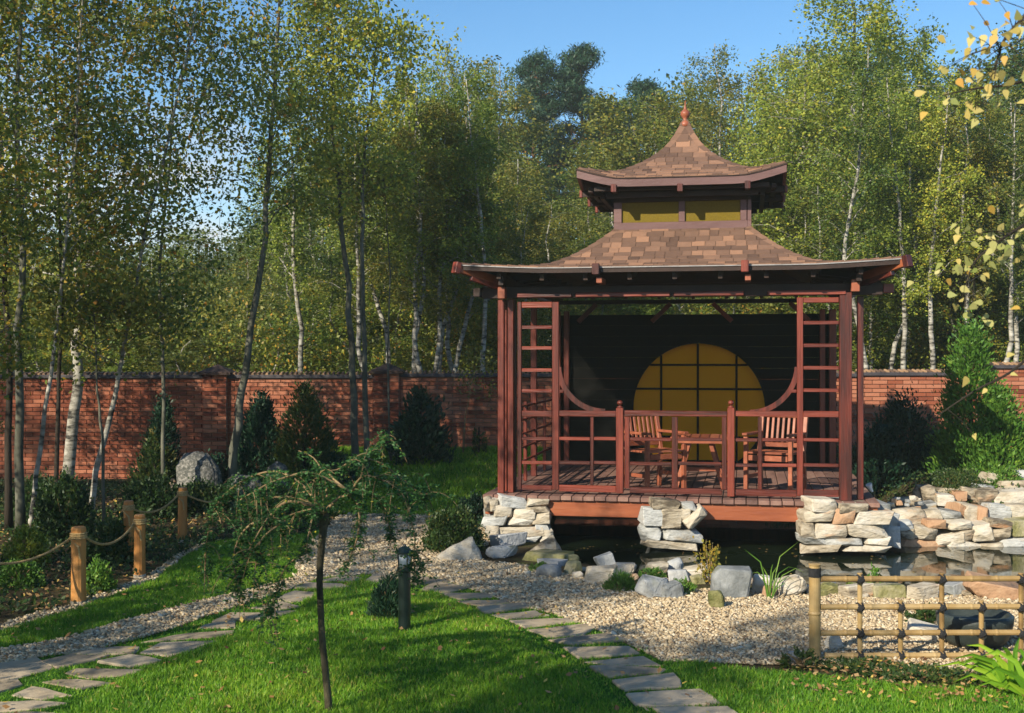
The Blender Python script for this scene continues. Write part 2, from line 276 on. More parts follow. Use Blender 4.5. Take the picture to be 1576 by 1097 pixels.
def leaf_quads(P, size, rng, up_bias=0.0, aspect=0.62, axis=None, jitter=1.0):
    """rhombus leaves at P; returns V,F"""
    n = len(P); s = size * (0.6 + 0.8 * rng.random(n))[:, None]
    a = rng.normal(size=(n, 3)) * jitter
    if axis is not None: a = a + axis
    a[:, 2] -= up_bias; a = unit(a)
    b = unit(np.cross(a, rng.normal(size=(n, 3))))
    V = np.stack([P - a * s * 0.5, P + b * s * aspect * 0.5 - a * s * 0.06, P + a * s * 0.5, P - b * s * aspect * 0.5 - a * s * 0.06], 1).reshape(-1, 3)
    return V, np.arange(4 * n).reshape(-1, 4)
def inpoly(x, y, poly):
    poly = np.asarray(poly, float); c = np.zeros(len(x), bool); j = len(poly) - 1
    for i in range(len(poly)):
        xi, yi = poly[i]; xj, yj = poly[j]
        m = ((yi > y) != (yj > y)) & (x < (xj - xi) * (y - yi) / (yj - yi + 1e-12) + xi)
        c ^= m; j = i
    return c
def polydist(x, y, poly):
    poly = np.asarray(poly, float); d = np.full(len(x), 1e9)
    for i in range(len(poly)):
        a = poly[i - 1]; b = poly[i]; ab = b - a; t = np.clip(((x - a[0]) * ab[0] + (y - a[1]) * ab[1]) / (ab @ ab + 1e-12), 0, 1)
        d = np.minimum(d, np.hypot(x - a[0] - t * ab[0], y - a[1] - t * ab[1]))
    return d
def pxpoly(pts, z=0.0): return [tuple(gnd(x, y, z)[:2]) for x, y in pts]
def sample_poly(poly, dens, rng, densfun=None):
    p = np.asarray(poly); lo, hi = p.min(0), p.max(0); n = int((hi[0] - lo[0]) * (hi[1] - lo[1]) * dens)
    x = rng.uniform(lo[0], hi[0], n); y = rng.uniform(lo[1], hi[1], n); k = inpoly(x, y, poly)
    k &= (np.abs(x) < 0.46 * y + 0.4)
    x, y = x[k], y[k]
    if densfun is not None:
        k = rng.random(len(x)) < densfun(x, y); x, y = x[k], y[k]
    return x, y

# ------------------------------------------------------------------ ground, pond
PR = 11.07; CT, ST = math.cos(math.radians(PR)), math.sin(math.radians(PR))
P0 = Vector((-0.126, 12.95, 0)); PW = 3.76
POND = pxpoly([(846, 838), (862, 860), (900, 872), (950, 878), (1000, 884), (1080, 884), (1160, 892), (1260, 904), (1380, 904), (1480, 902), (1640, 898)], -0.05) + \
    [(7.6, 12.6), (6.2, 12.75), (4.5, 12.85), (4.25, 16.4), (0.7, 16.6), (0.40, 13.2)]
def hgt(x, y):
    x = np.asarray(x, float); y = np.asarray(y, float); sh = x.shape; xr, yr = x.ravel(), y.ravel()
    m = 0.47 * ss((yr - 15.2) / 3.8) * ss((xr + 4.6) / 1.8)
    b = 0.42 * ss((xr - 4.0) / 1.1) * ss((yr - 12.9) / 0.8)
    h = np.maximum(m, b) + 0.0
    ins = inpoly(xr, yr, POND); d = polydist(xr, yr, POND) * np.where(ins, 1, -1)
    p = ss((d + 0.02) / 0.3); h = h * (1 - p) - 0.7 * p
    return h.reshape(sh)
def h1(x, y): return float(hgt(np.array([x]), np.array([y]))[0])
gx = np.unique(np.concatenate([-np.geomspace(9, 600, 22), np.arange(-9, 9.01, 0.12), np.geomspace(9, 600, 22)]))
gy = np.unique(np.concatenate([-np.geomspace(1, 600, 16), np.arange(-1, 5, 0.5), np.arange(5, 20.5, 0.12), np.geomspace(20.6, 900, 24)]))
GX, GY = np.meshgrid(gx, gy); GZ = hgt(GX, GY)
_rn = np.random.default_rng(1)
V = np.stack([GX.ravel(), GY.ravel(), GZ.ravel()], 1); nx, ny = len(gx), len(gy)
idx = np.arange(nx * ny).reshape(ny, nx)
Fq = np.stack([idx[:-1, :-1].ravel(), idx[:-1, 1:].ravel(), idx[1:, 1:].ravel(), idx[1:, :-1].ravel()], 1)
tag(link('ground', npmesh('ground', V, Fq, np.full(len(Fq), 0.5), M_SOIL, True)), kind='structure')

def sheet(name, poly, z, mat):
    bm = bmesh.new(); vs = [bm.verts.new((x, y, z)) for x, y in poly]; f = bm.faces.new(vs)
    if f.normal.z < 0: f.normal_flip()
    bm.normal_update()
    if f.normal.z < 0: f.normal_flip()
    bmesh.ops.triangulate(bm, faces=bm.faces[:]); me = bpy.data.meshes.new(name); bm.to_mesh(me); bm.free()
    me.materials.append(mat); o = link(name, me); tag(o, kind='structure'); return o
def wobble(poly, amp=0.035, step=0.12, seed=0):
    out_ = []; n = len(poly)
    for i in range(n):
        a, b = Vector(poly[i]), Vector(poly[(i + 1) % n]); k = max(1, int((b - a).length / step))
        for j in range(k):
            p = a.lerp(b, j / k); q = Vector((p.x * 3, p.y * 3, seed))
            out_.append((p.x + amp * mnoise.noise(q), p.y + amp * mnoise.noise(q + Vector((9, 9, 9)))))
    return out_
# foreground turf, everything the paths and gravel lie on
TURF = wobble(pxpoly([(-250, 1010), (0, 968), (60, 948), (130, 930), (180, 908), (232, 890), (262, 866), (312, 838), (380, 826), (470, 822), (520, 815), (560, 845), (700, 880), (850, 930), (980, 985),
               (1030, 1012), (1160, 1030), (1240, 1035), (1420, 1060), (1640, 1060)]) + [(4.5, 3.0), (-4.5, 3.0)], 0.04, 0.15, 3)
sheet('lawn', TURF, 0.004, M_LAWN)
GRAV_A = wobble(pxpoly([(455, 893), (455, 868), (478, 835), (520, 795), (600, 776), (700, 768), (742, 790), (752, 838), (700, 855), (815, 872), (880, 884), (930, 895), (1010, 905),
                 (1150, 908), (1250, 915), (1640, 918), (1640, 1040), (1440, 1038), (1250, 1026), (1140, 1022), (1022, 1018), (985, 1000), (950, 985), (905, 962), (870, 950), (820, 938), (770, 922), (720, 905), (680, 893), (640, 884), (560, 884)]), 0.04, 0.12, 5)
sheet('gravel_bed', GRAV_A, 0.008, M_GRAVEL)
GRAV_B = wobble(pxpoly([(-200, 1042), (0, 998), (90, 985), (200, 952), (330, 920), (440, 893), (492, 878), (498, 890), (455, 902), (400, 922), (300, 955), (210, 985), (150, 1000), (60, 1012), (0, 1024), (-200, 1075)]), 0.035, 0.12, 7)
sheet('gravel_strip', GRAV_B, 0.008, M_GRAVEL)
GRAV_C = wobble(pxpoly([(-200, 985), (0, 962), (60, 941), (115, 930), (165, 908), (225, 888), (262, 862), (300, 838), (330, 834), (292, 852), (262, 874), (236, 894), (180, 914), (130, 934), (70, 950), (0, 971), (-200, 1000)]), 0.03, 0.12, 8)
sheet('gravel_edging', GRAV_C, 0.008, M_GRAVEL)
sheet('pond_water', wobble([(x + 0.0, y) for x, y in POND], 0.0, 0.3), -0.05, M_WATER)

# pebbles lying on the gravel
rng = np.random.default_rng(7)
def pebbles(name, poly, dens, size, label, seed, excl=None):
    rng = np.random.default_rng(seed)
    x, y = sample_poly(poly, dens, rng, lambda x, y: np.clip(1.25 - (y - 7) * 0.09, 0.25, 1))
    bm = bmesh.new(); bmesh.ops.create_icosphere(bm, subdivisions=1, radius=1); T = np.array([v.co[:] for v in bm.verts]); TF = np.array([[v.index for v in f.verts] for f in bm.faces]); bm.free()
    n = len(x); s = size * rng.lognormal(0, 0.28, n)
    big = np.clip((y - 7) * 0.06 + 1, 1, 1.5); s = s * big
    sc = np.stack([s * rng.uniform(0.8, 1.5, n), s * rng.uniform(0.7, 1.1, n), s * rng.uniform(0.4, 0.75, n)], 1)
    V = T[None] * (1 + 0.22 * rng.normal(size=(n, 12, 1))) * sc[:, None, :]
    a = rng.uniform(0, 6.28, n); c, s_ = np.cos(a)[:, None], np.sin(a)[:, None]; tl = rng.normal(size=n)[:, None] * 0.35
    V[:, :, 2] += V[:, :, 0] * tl
    X = V[:, :, 0] * c - V[:, :, 1] * s_; Yv = V[:, :, 0] * s_ + V[:, :, 1] * c
    V = np.stack([X + x[:, None], Yv + y[:, None], V[:, :, 2] + 0.008 + sc[:, 2:3] * rng.uniform(0.2, 1.0, (n, 1))], 2).reshape(-1, 3)
    Fq = (TF[None] + 12 * np.arange(n)[:, None, None]).reshape(-1, 3)
    t = np.repeat(np.clip(rng.normal(0.55, 0.22, n), 0, 1), len(TF))
    o = link(name, npmesh(name, V, Fq, t, M_PEBBLE)); tag(o, label, 'gravel', kind='stuff')
pebbles('gravel_stones', GRAV_A, 3900, 0.0086, 'beige gravel spread between the stepping stones and the pond', 11)
pebbles('gravel_stones', GRAV_B, 3600, 0.0090, 'strip of pale gravel along the left flagstone path', 12)
pebbles('gravel_stones', GRAV_C, 1800, 0.010, 'thin line of gravel between the left lawn and the planting bed', 13)

# ------------------------------------------------------------------ flagstone path
def quads(lst, ox, oy, s): return [[(ox + x / s, oy + y / s) for x, y in q] for q in lst]
FLAGS = quads([
    [(205, 105), (345, 130), (262, 148), (130, 143)], [(215, 152), (440, 150), (480, 166), (300, 180)], [(300, 188), (530, 181), (548, 190), (395, 211)],
    [(395, 216), (590, 200), (612, 216), (410, 241)], [(450, 246), (640, 230), (690, 250), (515, 268)], [(530, 276), (780, 262), (825, 278), (600, 305)],
    [(610, 316), (850, 290), (918, 300), (850, 338), (700, 346)], [(700, 360), (960, 335), (1040, 362), (800, 382)], [(765, 395), (1050, 388), (1098, 420), (840, 440)],
    [(870, 455), (1120, 430), (1180, 468), (1000, 474)], [(885, 480), (1000, 478), (1215, 488), (1180, 508), (955, 522)], [(975, 541), (1255, 512), (1290, 570), (1040, 582)],
    [(1040, 603), (1370, 578), (1452, 645), (1170, 655), (1095, 650)], [(1170, 664), (1480, 660), (1570, 720), (1250, 725)], [(1270, 735), (1590, 730), (1680, 800), (1380, 810)]], 600, 860, 2.865)
FLAGS += quads([[(-60, 500), (20, 492), (95, 498), (10, 528)], [(15, 538), (190, 508), (290, 543), (100, 553)], [(-150, 470), (-80, 455), (10, 485), (-60, 495)]], 640, 740, 3.216)[:1]
FLAGS += quads([
    [(-120, 905), (0, 888), (160, 862), (225, 908), (60, 956), (-120, 990)], [(175, 882), (290, 852), (468, 856), (330, 893), (250, 908)], [(282, 845), (480, 820), (588, 822), (578, 845), (420, 851)],
    [(420, 884), (560, 857), (698, 880), (560, 902)], [(592, 845), (690, 802), (930, 790), (840, 825), (730, 858)], [(270, 930), (340, 910), (610, 914), (520, 943), (390, 951)],
    [(190, 966), (330, 956), (488, 972), (330, 999)], [(50, 1025), (130, 987), (310, 1022), (180, 1040)], [(-120, 1062), (0, 1056), (150, 1048), (270, 1058), (120, 1088), (-120, 1110)],
    [(612, 797), (810, 757), (995, 750), (980, 770), (760, 788)], [(840, 738), (905, 713), (995, 702), (1000, 736)], [(-120, 1000), (80, 955), (95, 982), (0, 1015), (-120, 1040)],
    [(-120, 1120), (100, 1098), (230, 1110), (100, 1170), (-120, 1180)]], 0, 700, 2.764)
FLAGS += quads([
    [(60, 748), (135, 714), (270, 716), (225, 738)], [(285, 708), (390, 708), (300, 738), (240, 739)], [(228, 692), (330, 668), (405, 688), (300, 704)], [(300, 662), (380, 628), (468, 632), (448, 658), (385, 668)],
    [(385, 616), (430, 598), (560, 600), (600, 612), (480, 622)], [(470, 590), (560, 572), (650, 575), (620, 592)], [(655, 588), (690, 560), (790, 560), (780, 578), (700, 596)],
    [(430, 560), (470, 545), (560, 548), (545, 565)], [(420, 520), (470, 508), (555, 512), (550, 535), (440, 538)], [(425, 495), (480, 480), (560, 484), (550, 502)],
    [(430, 470), (490, 458), (555, 462), (545, 475)], [(560, 575), (600, 556), (640, 560), (640, 568)], [(800, 590), (830, 566), (920, 580), (985, 592), (900, 600)]], 300, 660, 2.5105)
path = empty('stone_path', gnd(560, 900), 'forked path of irregular grey brown flagstones with grassy joints', 'path')
path['kind'] = 'structure'; del path['category']
rnd = random.Random(5)
for q in FLAGS:
    pts = [gnd(x, y) for x, y in q]; c = sum(pts, Vector()) / len(pts)
    P = []
    n = len(pts)
    for i in range(n):                                   # chipped, uneven edges
        a, b = pts[i], pts[(i + 1) % n]; k = max(2, int((b - a).length / 0.11))
        for j in range(k):
            p = a.lerp(b, j / k); P.append(p + Vector((rnd.uniform(-1, 1), rnd.uniform(-1, 1), 0)) * (0.012 if j else 0.016))
    P = [c + (p - c) * 1.035 for p in P]; zt = 0.017 + rnd.uniform(-0.006, 0.006); tx, ty = rnd.uniform(-.012, .012), rnd.uniform(-.012, .012)
    m = len(P)
    def zz(p): return zt + (p.x - c.x) * tx + (p.y - c.y) * ty + 0.004 * mnoise.noise(p * 5)
    vs = [Vector((p.x, p.y, 0.0)) for p in P] + [Vector((p.x, p.y, zz(p) - 0.007)) for p in P] + [Vector((c.x + (p.x - c.x) * 0.965, c.y + (p.y - c.y) * 0.965, zz(p))) for p in P] + [Vector((c.x, c.y, zt))]
    fs = []
    for i in range(m):
        j = (i + 1) % m; fs += [(i, j, m + j, m + i), (m + i, m + j, 2 * m + j, 2 * m + i), (2 * m + i, 2 * m + j, 3 * m)]
    o = MB().add(vs, fs).build('flagstone', M_FLAG, path, origin=c); o.location = c - path.location

# ------------------------------------------------------------------ grass
def grass(name, polys, dens, hmin, hmax, label, seed, zfun=None, minus=(), w=0.0035, densfun=None):
    rng = np.random.default_rng(seed); XS = []; YS = []
    for p in polys:
        x, y = sample_poly(p, dens, rng, densfun or (lambda x, y: np.clip(1.3 - (y - 6) * 0.11, 0.3, 1))); XS.append(x); YS.append(y)
    x = np.concatenate(XS); y = np.concatenate(YS)
    keep = np.ones(len(x), bool)
    for p in minus: keep &= ~inpoly(x, y, p)
    x, y = x[keep], y[keep]; n = len(x)
    z = (zfun(x, y) if zfun is not None else np.zeros(n)) + 0.002
    nz_ = np.sin(x * 5.1 + 1.7 * np.sin(y * 3.3)) * np.sin(y * 4.3 + 1.3 * np.sin(x * 2.7))
    h = rng.uniform(hmin, hmax, n) * (1 + 0.22 * nz_); a = rng.uniform(0, 6.28, n); far = np.clip(y / 8.0, 1, 2.2)
    ww = w * rng.uniform(0.7, 1.4, n) * far
    dx, dy = np.cos(a) * ww, np.sin(a) * ww; lean = rng.normal(size=(n, 2)) * h[:, None] * 0.42
    b = np.stack([x, y, z], 1)
    V = np.stack([b + np.stack([-dx, -dy, 0 * x], 1), b + np.stack([dx, dy, 0 * x], 1), b + np.stack([lean[:, 0], lean[:, 1], h], 1)], 1).reshape(-1, 3)
    pz_ = np.sin(x * 1.3 + 2.1 * np.sin(y * .9)) * np.sin(y * 1.6 + np.sin(x * 2.2)); t = np.clip(rng.normal(0.42, 0.22, n) + 0.13 * nz_ + .14 * pz_, 0, 0.93); t[rng.random(n) < 0.03 + .03 * (pz_ > .4)] = 1
    o = link(name, npmesh(name, V, np.arange(3 * n).reshape(-1, 3), t, GRASSM)); return tag(o, label, 'grass', kind='stuff')
FLAGW = [[tuple(gnd(x, y)[:2]) for x, y in q] for q in FLAGS]
# centre wedge, left strip, right corner; the joints of the path come with them
PATHBAND_L = pxpoly([(-200, 1075), (0, 1024), (60, 1012), (150, 1000), (210, 985), (300, 955), (400, 922), (455, 902), (470, 935), (330, 985), (200, 1040), (80, 1110), (-200, 1180)])
PATHBAND_R = pxpoly([(610, 895), (560, 884), (640, 884), (680, 893), (720, 905), (770, 922), (820, 938), (870, 950), (905, 962), (985, 1000), (1022, 1018), (1120, 1110), (980, 1110), (850, 1010), (760, 955), (660, 905)])
grass('grass', [TURF], 11000, 0.018, 0.042, 'short mown green grass of the foreground lawns', 21, minus=[GRAV_A, GRAV_B, GRAV_C, PATHBAND_L, PATHBAND_R] + FLAGW)
grass('grass_joints', [PATHBAND_L, PATHBAND_R], 5000, 0.008, 0.026, 'tufts of grass growing in the joints of the flagstone path', 22, minus=[GRAV_A, GRAV_B] + FLAGW)
MOUND = [(-3.9, 15.6), (-2.6, 14.9), (-1.0, 14.6), (-0.2, 14.4), (0.35, 14.3), (0.5, 19.1), (-4.6, 19.1), (-4.8, 17.6)]
mx_, my_ = np.meshgrid(np.arange(-4.8, 0.6, 0.15), np.arange(14.2, 19.2, 0.15)); keepm = inpoly(mx_.ravel(), my_.ravel(), MOUND).reshape(mx_.shape)
mv = np.stack([mx_.ravel(), my_.ravel(), hgt(mx_, my_).ravel() + 0.012], 1); ii = np.arange(mx_.size).reshape(mx_.shape)
okq = keepm[:-1, :-1] & keepm[1:, :-1] & keepm[:-1, 1:] & keepm[1:, 1:]
fq = np.stack([ii[:-1, :-1][okq], ii[:-1, 1:][okq], ii[1:, 1:][okq], ii[1:, :-1][okq]], 1)
tag(link('lawn_mound', npmesh('lawn_mound', mv, fq, np.full(len(fq), .5), M_LAWN, True)), kind='structure')
grass('grass', [MOUND], 2600, 0.04, 0.08, 'darker shaded grass on the mound in front of the brick wall', 23, zfun=lambda x, y: hgt(x, y), w=0.005, densfun=lambda x, y: np.full(len(x), 0.9))

# ------------------------------------------------------------------ pavilion
def pu(px, v=0.0):
    k = (px - CX) / F; return (k * (P0.y + CT * v) - P0.x - ST * v) / (CT + ST * k)
def pz(py, u, v=0.0): return EYE - (py - HY) / F * (P0.y - ST * u + CT * v)
DZ = 0.48
pav = empty('garden_pavilion', P0, 'red brown Japanese style pavilion with two tiered shingled roof standing over the pond', 'pavilion', rz=-math.radians(PR))
PC = PW / 2
def pbox(name, u0, u1, v0, v1, z0, z1, mat=None, parent=None, bev=0.006):
    if mat is None: mat = M_WOOD if (z1 - z0) > (u1 - u0) else M_WOODH
    return MB().box(((u0 + u1) / 2, (v0 + v1) / 2, (z0 + z1) / 2), (u1 - u0, v1 - v0, z1 - z0), None, bev).build(name, mat, parent or pav)
# deck boards run from front to back
nb = 34; u = -0.16; rnd = random.Random(3)
bw = (PW + 0.32) / nb
brd = MB().box((0, 0, 0), (bw - 0.008, PW + 0.34, 0.045), None, 0.004).mesh('deck_board', M_DECK)
for i in range(nb):
    o = link('deck_board', brd, pav, (u + bw * (i + .5), PW / 2 - 0.0, DZ - 0.0225 + rnd.uniform(-.002, .002)))
pbox('front_beam', -0.14, PW + 0.14, -0.13, -0.06, DZ - 0.215, DZ - 0.048, M_ORANGE)
pbox('side_beam', -0.14, -0.07, -0.055, PW + 0.13, DZ - 0.205, DZ - 0.05, M_WOOD)
pbox('side_beam', PW + 0.07, PW + 0.14, -0.055, PW + 0.13, DZ - 0.205, DZ - 0.05, M_WOOD)
pbox('back_beam', -0.06, PW + 0.06, PW + 0.06, PW + 0.13, DZ - 0.205, DZ - 0.05, M_WOOD)
for k in range(3): pbox('floor_joist', -0.06, PW + 0.06, 0.6 + k * 1.1, 0.67 + k * 1.1, DZ - 0.2, DZ - 0.05, M_DARKWOOD)
HB, HT = 2.575, 2.70          # header beam
def post(u0, u1, v0, v1, z1=HB - 0.003, mat=M_WOOD): return pbox('post', u0, u1, v0, v1, DZ + 0.001, z1, mat)
A0, A1 = pu(766.5), pu(776)
B0, B1 = pu(781.5, .06), pu(790.5, .06)
post(A0, A1, -0.02, 0.05, 2.56); post(B0, B1, 0.04, 0.11)
post(A0 - .005, A1 - .005, 0.17, 0.24); post(B0, B1, 0.17, 0.24)
R0, R1 = pu(1291.5), pu(1311)
post(R0, R1, -0.03, 0.05, 2.61); post(pu(1319, .12), pu(1329, .12), 0.1, 0.17); post(R0 + .02, R0 + .09, 0.17, 0.24)
for (a, b) in ((0.0, 0.09), (0.14, 0.21)):
    post(a, b, PW - 0.12, PW - 0.03); post(PW - b, PW - a, PW - 0.12, PW - 0.03)
for uu in (0.0, PW - 0.07): post(uu, uu + 0.07, PW / 2 - .035, PW / 2 + .035)
# header beams, doubled with a lighter red lath below
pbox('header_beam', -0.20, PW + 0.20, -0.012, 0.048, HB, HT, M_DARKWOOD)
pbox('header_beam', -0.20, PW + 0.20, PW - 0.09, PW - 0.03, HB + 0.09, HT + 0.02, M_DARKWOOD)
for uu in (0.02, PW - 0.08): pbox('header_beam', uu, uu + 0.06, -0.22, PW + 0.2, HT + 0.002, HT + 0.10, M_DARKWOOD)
for a, b in ((796, 880), (886, 1031), (1037, 1145), (1181, 1302)):
    ua, ub = pu(a, -.03), pu(b, -.03); pbox('lath', ua, ub, -0.045, -0.014, HB + 0.005, HB + 0.052, M_WOODH)
# protruding beam ends on the two front corners
for (a, b, y0, y1) in ((767, 778, 440, 458), (1310, 1323, 428, 447)):
    ua, ub = pu(a, -.12), pu(b, -.12); pbox('beam_end', ua, ub, -0.16, -0.052, pz(y1, ua, -.16), pz(y0, ua, -.16), M_CHAIR)
for (a, b) in ((-0.30, -0.205), (PW + 0.205, PW + 0.31)): pbox('beam_end', a, b, 0.0, 0.055, HB + 0.02, HT - 0.01, M_DARKWOOD if a < 0 else M_WOODH)
# knee braces under the back header
for s, uu in ((1, 0.35), (-1, PW - 0.35), (1, 1.35), (-1, PW - 1.35)):
    MB().bar((uu, PW - .2, 2.42), (uu + s * 0.25, PW - .2, 2.66), 0.05, 0.06, .004).build('brace', M_WOOD, pav)
# lattice: left panel, right panel, balustrade, all in the front plane
def vbar(x0, x1, ytop, ybot, v0=-0.01, v1=0.035, name='lattice_bar'):
    u0, u1 = pu(x0), pu(x1); return pbox(name, u0, u1, v0, v1, pz(ybot, u0), pz(ytop, u0), M_WOOD, bev=.004)
def hbar(x0, x1, y0, y1, v0=-0.004, v1=0.029, name='lattice_bar'):
    u0, u1 = pu(x0), pu(x1); um = (u0 + u1) / 2; return pbox(name, u0, u1, v0, v1, pz(y1, um), pz(y0, um), M_WOODH, bev=.004)
vbar(796.5, 802.5, 463, 752); vbar(850, 860, 463, 752); vbar(908.5, 913.5, 640.5, 745, -0.002, 0.027)
hbar(803, 849.5, 463, 472)
for y in (502, 534, 568, 600): hbar(803, 849.5, y - 2.7, y + 2.7)
hbar(803, 849.5, 630.5, 639.5)
hbar(860.5, 948, 630.5, 639.5, name='rail'); hbar(803, 849.5, 745, 753); hbar(860.5, 948, 745.5, 755.5, name='rail')
for y in (673.5, 710.5):
    hbar(803, 849.5, y - 2.6, y + 2.6); hbar(860.5, 908, y - 2.6, y + 2.6); hbar(914, 948, y - 2.6, y + 2.6)
hbar(860.5, 867, 598, 603)
vbar(948.5, 959.5, 626, 757, -0.03, 0.05, 'newel_post')
vbar(961.5, 969, 640, 750, -0.005, 0.03); vbar(1034, 1043, 640, 750, -0.008, 0.033); vbar(1111, 1118.5, 640, 752, -0.005, 0.03)
hbar(960, 1119, 630.5, 639, name='rail'); hbar(969.5, 1111, 749.5, 758.5, name='rail')
for y in (674.5, 712): hbar(969.5, 1033.5, y - 2.6, y + 2.6); hbar(1043.5, 1110.5, y - 2.6, y + 2.6)
vbar(1119.5, 1130.5, 626, 762, -0.03, 0.05, 'newel_post')
hbar(1131, 1226, 631, 639.5, name='rail'); hbar(1131, 1226, 752, 762, name='rail'); hbar(1236.5, 1291, 752.5, 763)
vbar(1166.5, 1172.5, 640, 752, -0.003, 0.028)
for y in (675.5, 714.5): hbar(1131, 1166, y - 2.6, y + 2.6); hbar(1173, 1226, y - 2.6, y + 2.6); hbar(1236.5, 1291, y - 2.6, y + 2.6)
vbar(1226.5, 1236, 456, 762); hbar(1236.5, 1291, 456, 464); hbar(1236.5, 1291, 631, 640.5); hbar(1218, 1226, 598, 603)
for y in (495, 530, 564.5, 599): hbar(1236.5, 1291, y - 2.8, y + 2.8)
for x in (954, 1125):
    uu = pu(x); zb = pz(626, uu)
    o = MB().lathe((uu, 0.01, zb), [(0.032, 0), (0.032, 0.012), (0.012, 0.02), (0.012, 0.028)] + [(0.031 * math.sin(t), 0.052 - 0.028 * math.cos(t)) for t in (0.45, .8, 1.2, 1.57, 2, 2.4, 2.8, 3.1)], 14).build('finial', M_WOOD, pav, smooth=True)
# moon-gate arcs
def arc(pts_px, name='moon_arc'):
    cx, cy, r = pts_px[2]; m = MB(); vs = []; n = 14
    t0 = math.atan2(pts_px[0][1] - cy, pts_px[0][0] - cx); t1 = math.atan2(pts_px[1][1] - cy, pts_px[1][0] - cx)
    for i in range(n + 1):
        t = t0 + (t1 - t0) * i / n
        for rr in (r - 4, r + 4):
            x, y = cx + rr * math.cos(t), cy + rr * math.sin(t); uu = pu(x); z = pz(y, uu)
            for vv in (-0.002, 0.03): vs.append((uu, vv, z))
    fs = []
    for i in range(n):
        a = 4 * i; b = a + 4; fs += [(a, b, b + 2, a + 2), (a + 1, a + 3, b + 3, b + 1), (a, a + 1, b + 1, b), (a + 2, b + 2, b + 3, a + 3)]
    fs += [(0, 2, 3, 1), (4 * n, 4 * n + 1, 4 * n + 3, 4 * n + 2)]
    m.add(vs, fs).build(name, M_WOOD, pav)
arc([(859, 563), (931, 633), (931, 560, 71.5)]); arc([(1227, 563), (1154, 634), (1154, 560, 73)])
# back screen of dark boards with the yellow moon
zb0, zb1 = DZ + 0.002, 2.52; nb_ = 14
SCRB = []
for i in range(nb_):
    z0 = zb0 + (zb1 - zb0) * i / nb_; z1 = zb0 + (zb1 - zb0) * (i + 1) / nb_
    SCRB.append((z0 + .0006, z1 - .0006))
scr = empty('moon_panel', (0, 0, 0), None, None); scr.parent = pav
del_keys = [k for k in ('label', 'category') if k in scr.keys()]
MV = PW - 0.045; mc_u = pu(1075, MV); mc_z = pz(627, mc_u, MV); MR = 100 / F * (P0.y - ST * mc_u + CT * MV)
def scr_piece(ua, ub, z0, z1, circ):
    zz_ = np.linspace(z0, z1, 6) if circ else [z0, z1]; vs = []; fs = []
    for z in zz_:
        h = math.sqrt(max(0, (MR - .012) ** 2 - (z - mc_z) ** 2)) if circ else 0
        a, b = (ua, ub) if not circ else ((ua, mc_u - h) if circ < 0 else (mc_u + h, ub))
        vs += [(a, PW - .02, z), (b, PW - .02, z), (b, PW + .005, z), (a, PW + .005, z)]
    k = len(zz_)
    for i in range(k - 1):
        for j in range(4): fs.append((4 * i + j, 4 * i + (j + 1) % 4, 4 * i + 4 + (j + 1) % 4, 4 * i + 4 + j))
    fs += [(3, 2, 1, 0), (4 * k - 4, 4 * k - 3, 4 * k - 2, 4 * k - 1)]
    MB().add(vs, fs).build('screen_board', M_SCREEN, pav)
for z0, z1 in SCRB:
    if z0 > mc_z + MR - .012: scr_piece(.02, PW - .02, z0, z1, 0)
    else: scr_piece(.02, PW - .02, z0, z1, -1); scr_piece(.02, PW - .02, z0, z1, 1)
m = MB(); n = 72
vs = [(mc_u + MR * math.cos(2 * math.pi * k / n), vv, mc_z + MR * math.sin(2 * math.pi * k / n)) for vv in (MV, MV + 0.022) for k in range(n)]
vs = [(a, b, max(c, DZ + 0.01)) for a, b, c in vs]
m.add(vs, [tuple(range(n)), tuple(range(n, 2 * n))[::-1]] + [(k, k + n, (k + 1) % n + n, (k + 1) % n) for k in range(n)])
m.build('disc', M_MOON, scr)
for px in (1017.5, 1074, 1133.5):
    uu = pu(px, MV - .02); hh = math.sqrt(max(0.01, MR ** 2 - (uu - mc_u) ** 2))
    pbox('glazing_bar', uu - .015, uu + .015, MV - 0.03, MV - 0.002, max(DZ + .01, mc_z - hh), mc_z + hh, M_SCREEN, scr, .003)
for py in (560, 597, 634, 671, 708):
    z = pz(py, mc_u, MV - .02); hh = math.sqrt(max(0.01, MR ** 2 - (z - mc_z) ** 2))
    pbox('glazing_bar', mc_u - hh, mc_u + hh, MV - 0.026, MV - 0.006, z - .014, z + .014, M_SCREEN, scr, .002)
for a in range(0): pass
# left side lattice of the pavilion (open), right side closed with boards low down
for k in range(5): pbox('lattice_bar', 0.03, 0.06, 0.3, PW - 0.15, 0.72 + k * 0.16, 0.745 + k * 0.16, M_WOOD)
for k in range(5): pbox('lattice_bar', 0.025, 0.065, 0.55 + k * 0.68, 0.585 + k * 0.68, DZ + .003, 1.42, M_WOOD)

# roofs ------------------------------------------------------------------------------
LOW = [(0.74, 3.43), (0.9, 3.285), (1.05, 3.17), (1.2, 3.07), (1.4, 2.972), (1.6, 2.925), (1.85, 2.895), (2.225, 2.872)]
UPP = [(0.03, 4.78), (0.09, 4.64), (0.15, 4.53), (0.25, 4.39), (0.42, 4.245), (0.6, 4.135), (0.85, 4.025), (1.0, 3.975), (1.13, 3.945)]
def prof(P, r): return float(np.interp(r, [p[0] for p in P], [p[1] for p in P]))
def lift(R, A, r, t):
    e = max(0.0, abs(t) / max(r, 1e-6) - 0.58) / 0.42; return A * (e ** 1.3) * float(ss(np.array((r / R - 0.62) / 0.38)))
def rpt(P, R, A, side, r, t, dz=0.0):
    z = prof(P, r) + lift(R, A, r, t) + dz
    x, y = [(t, -r), (r, t), (-t, r), (-r, -t)][side]; return Vector((PC + x, PC + y, z))
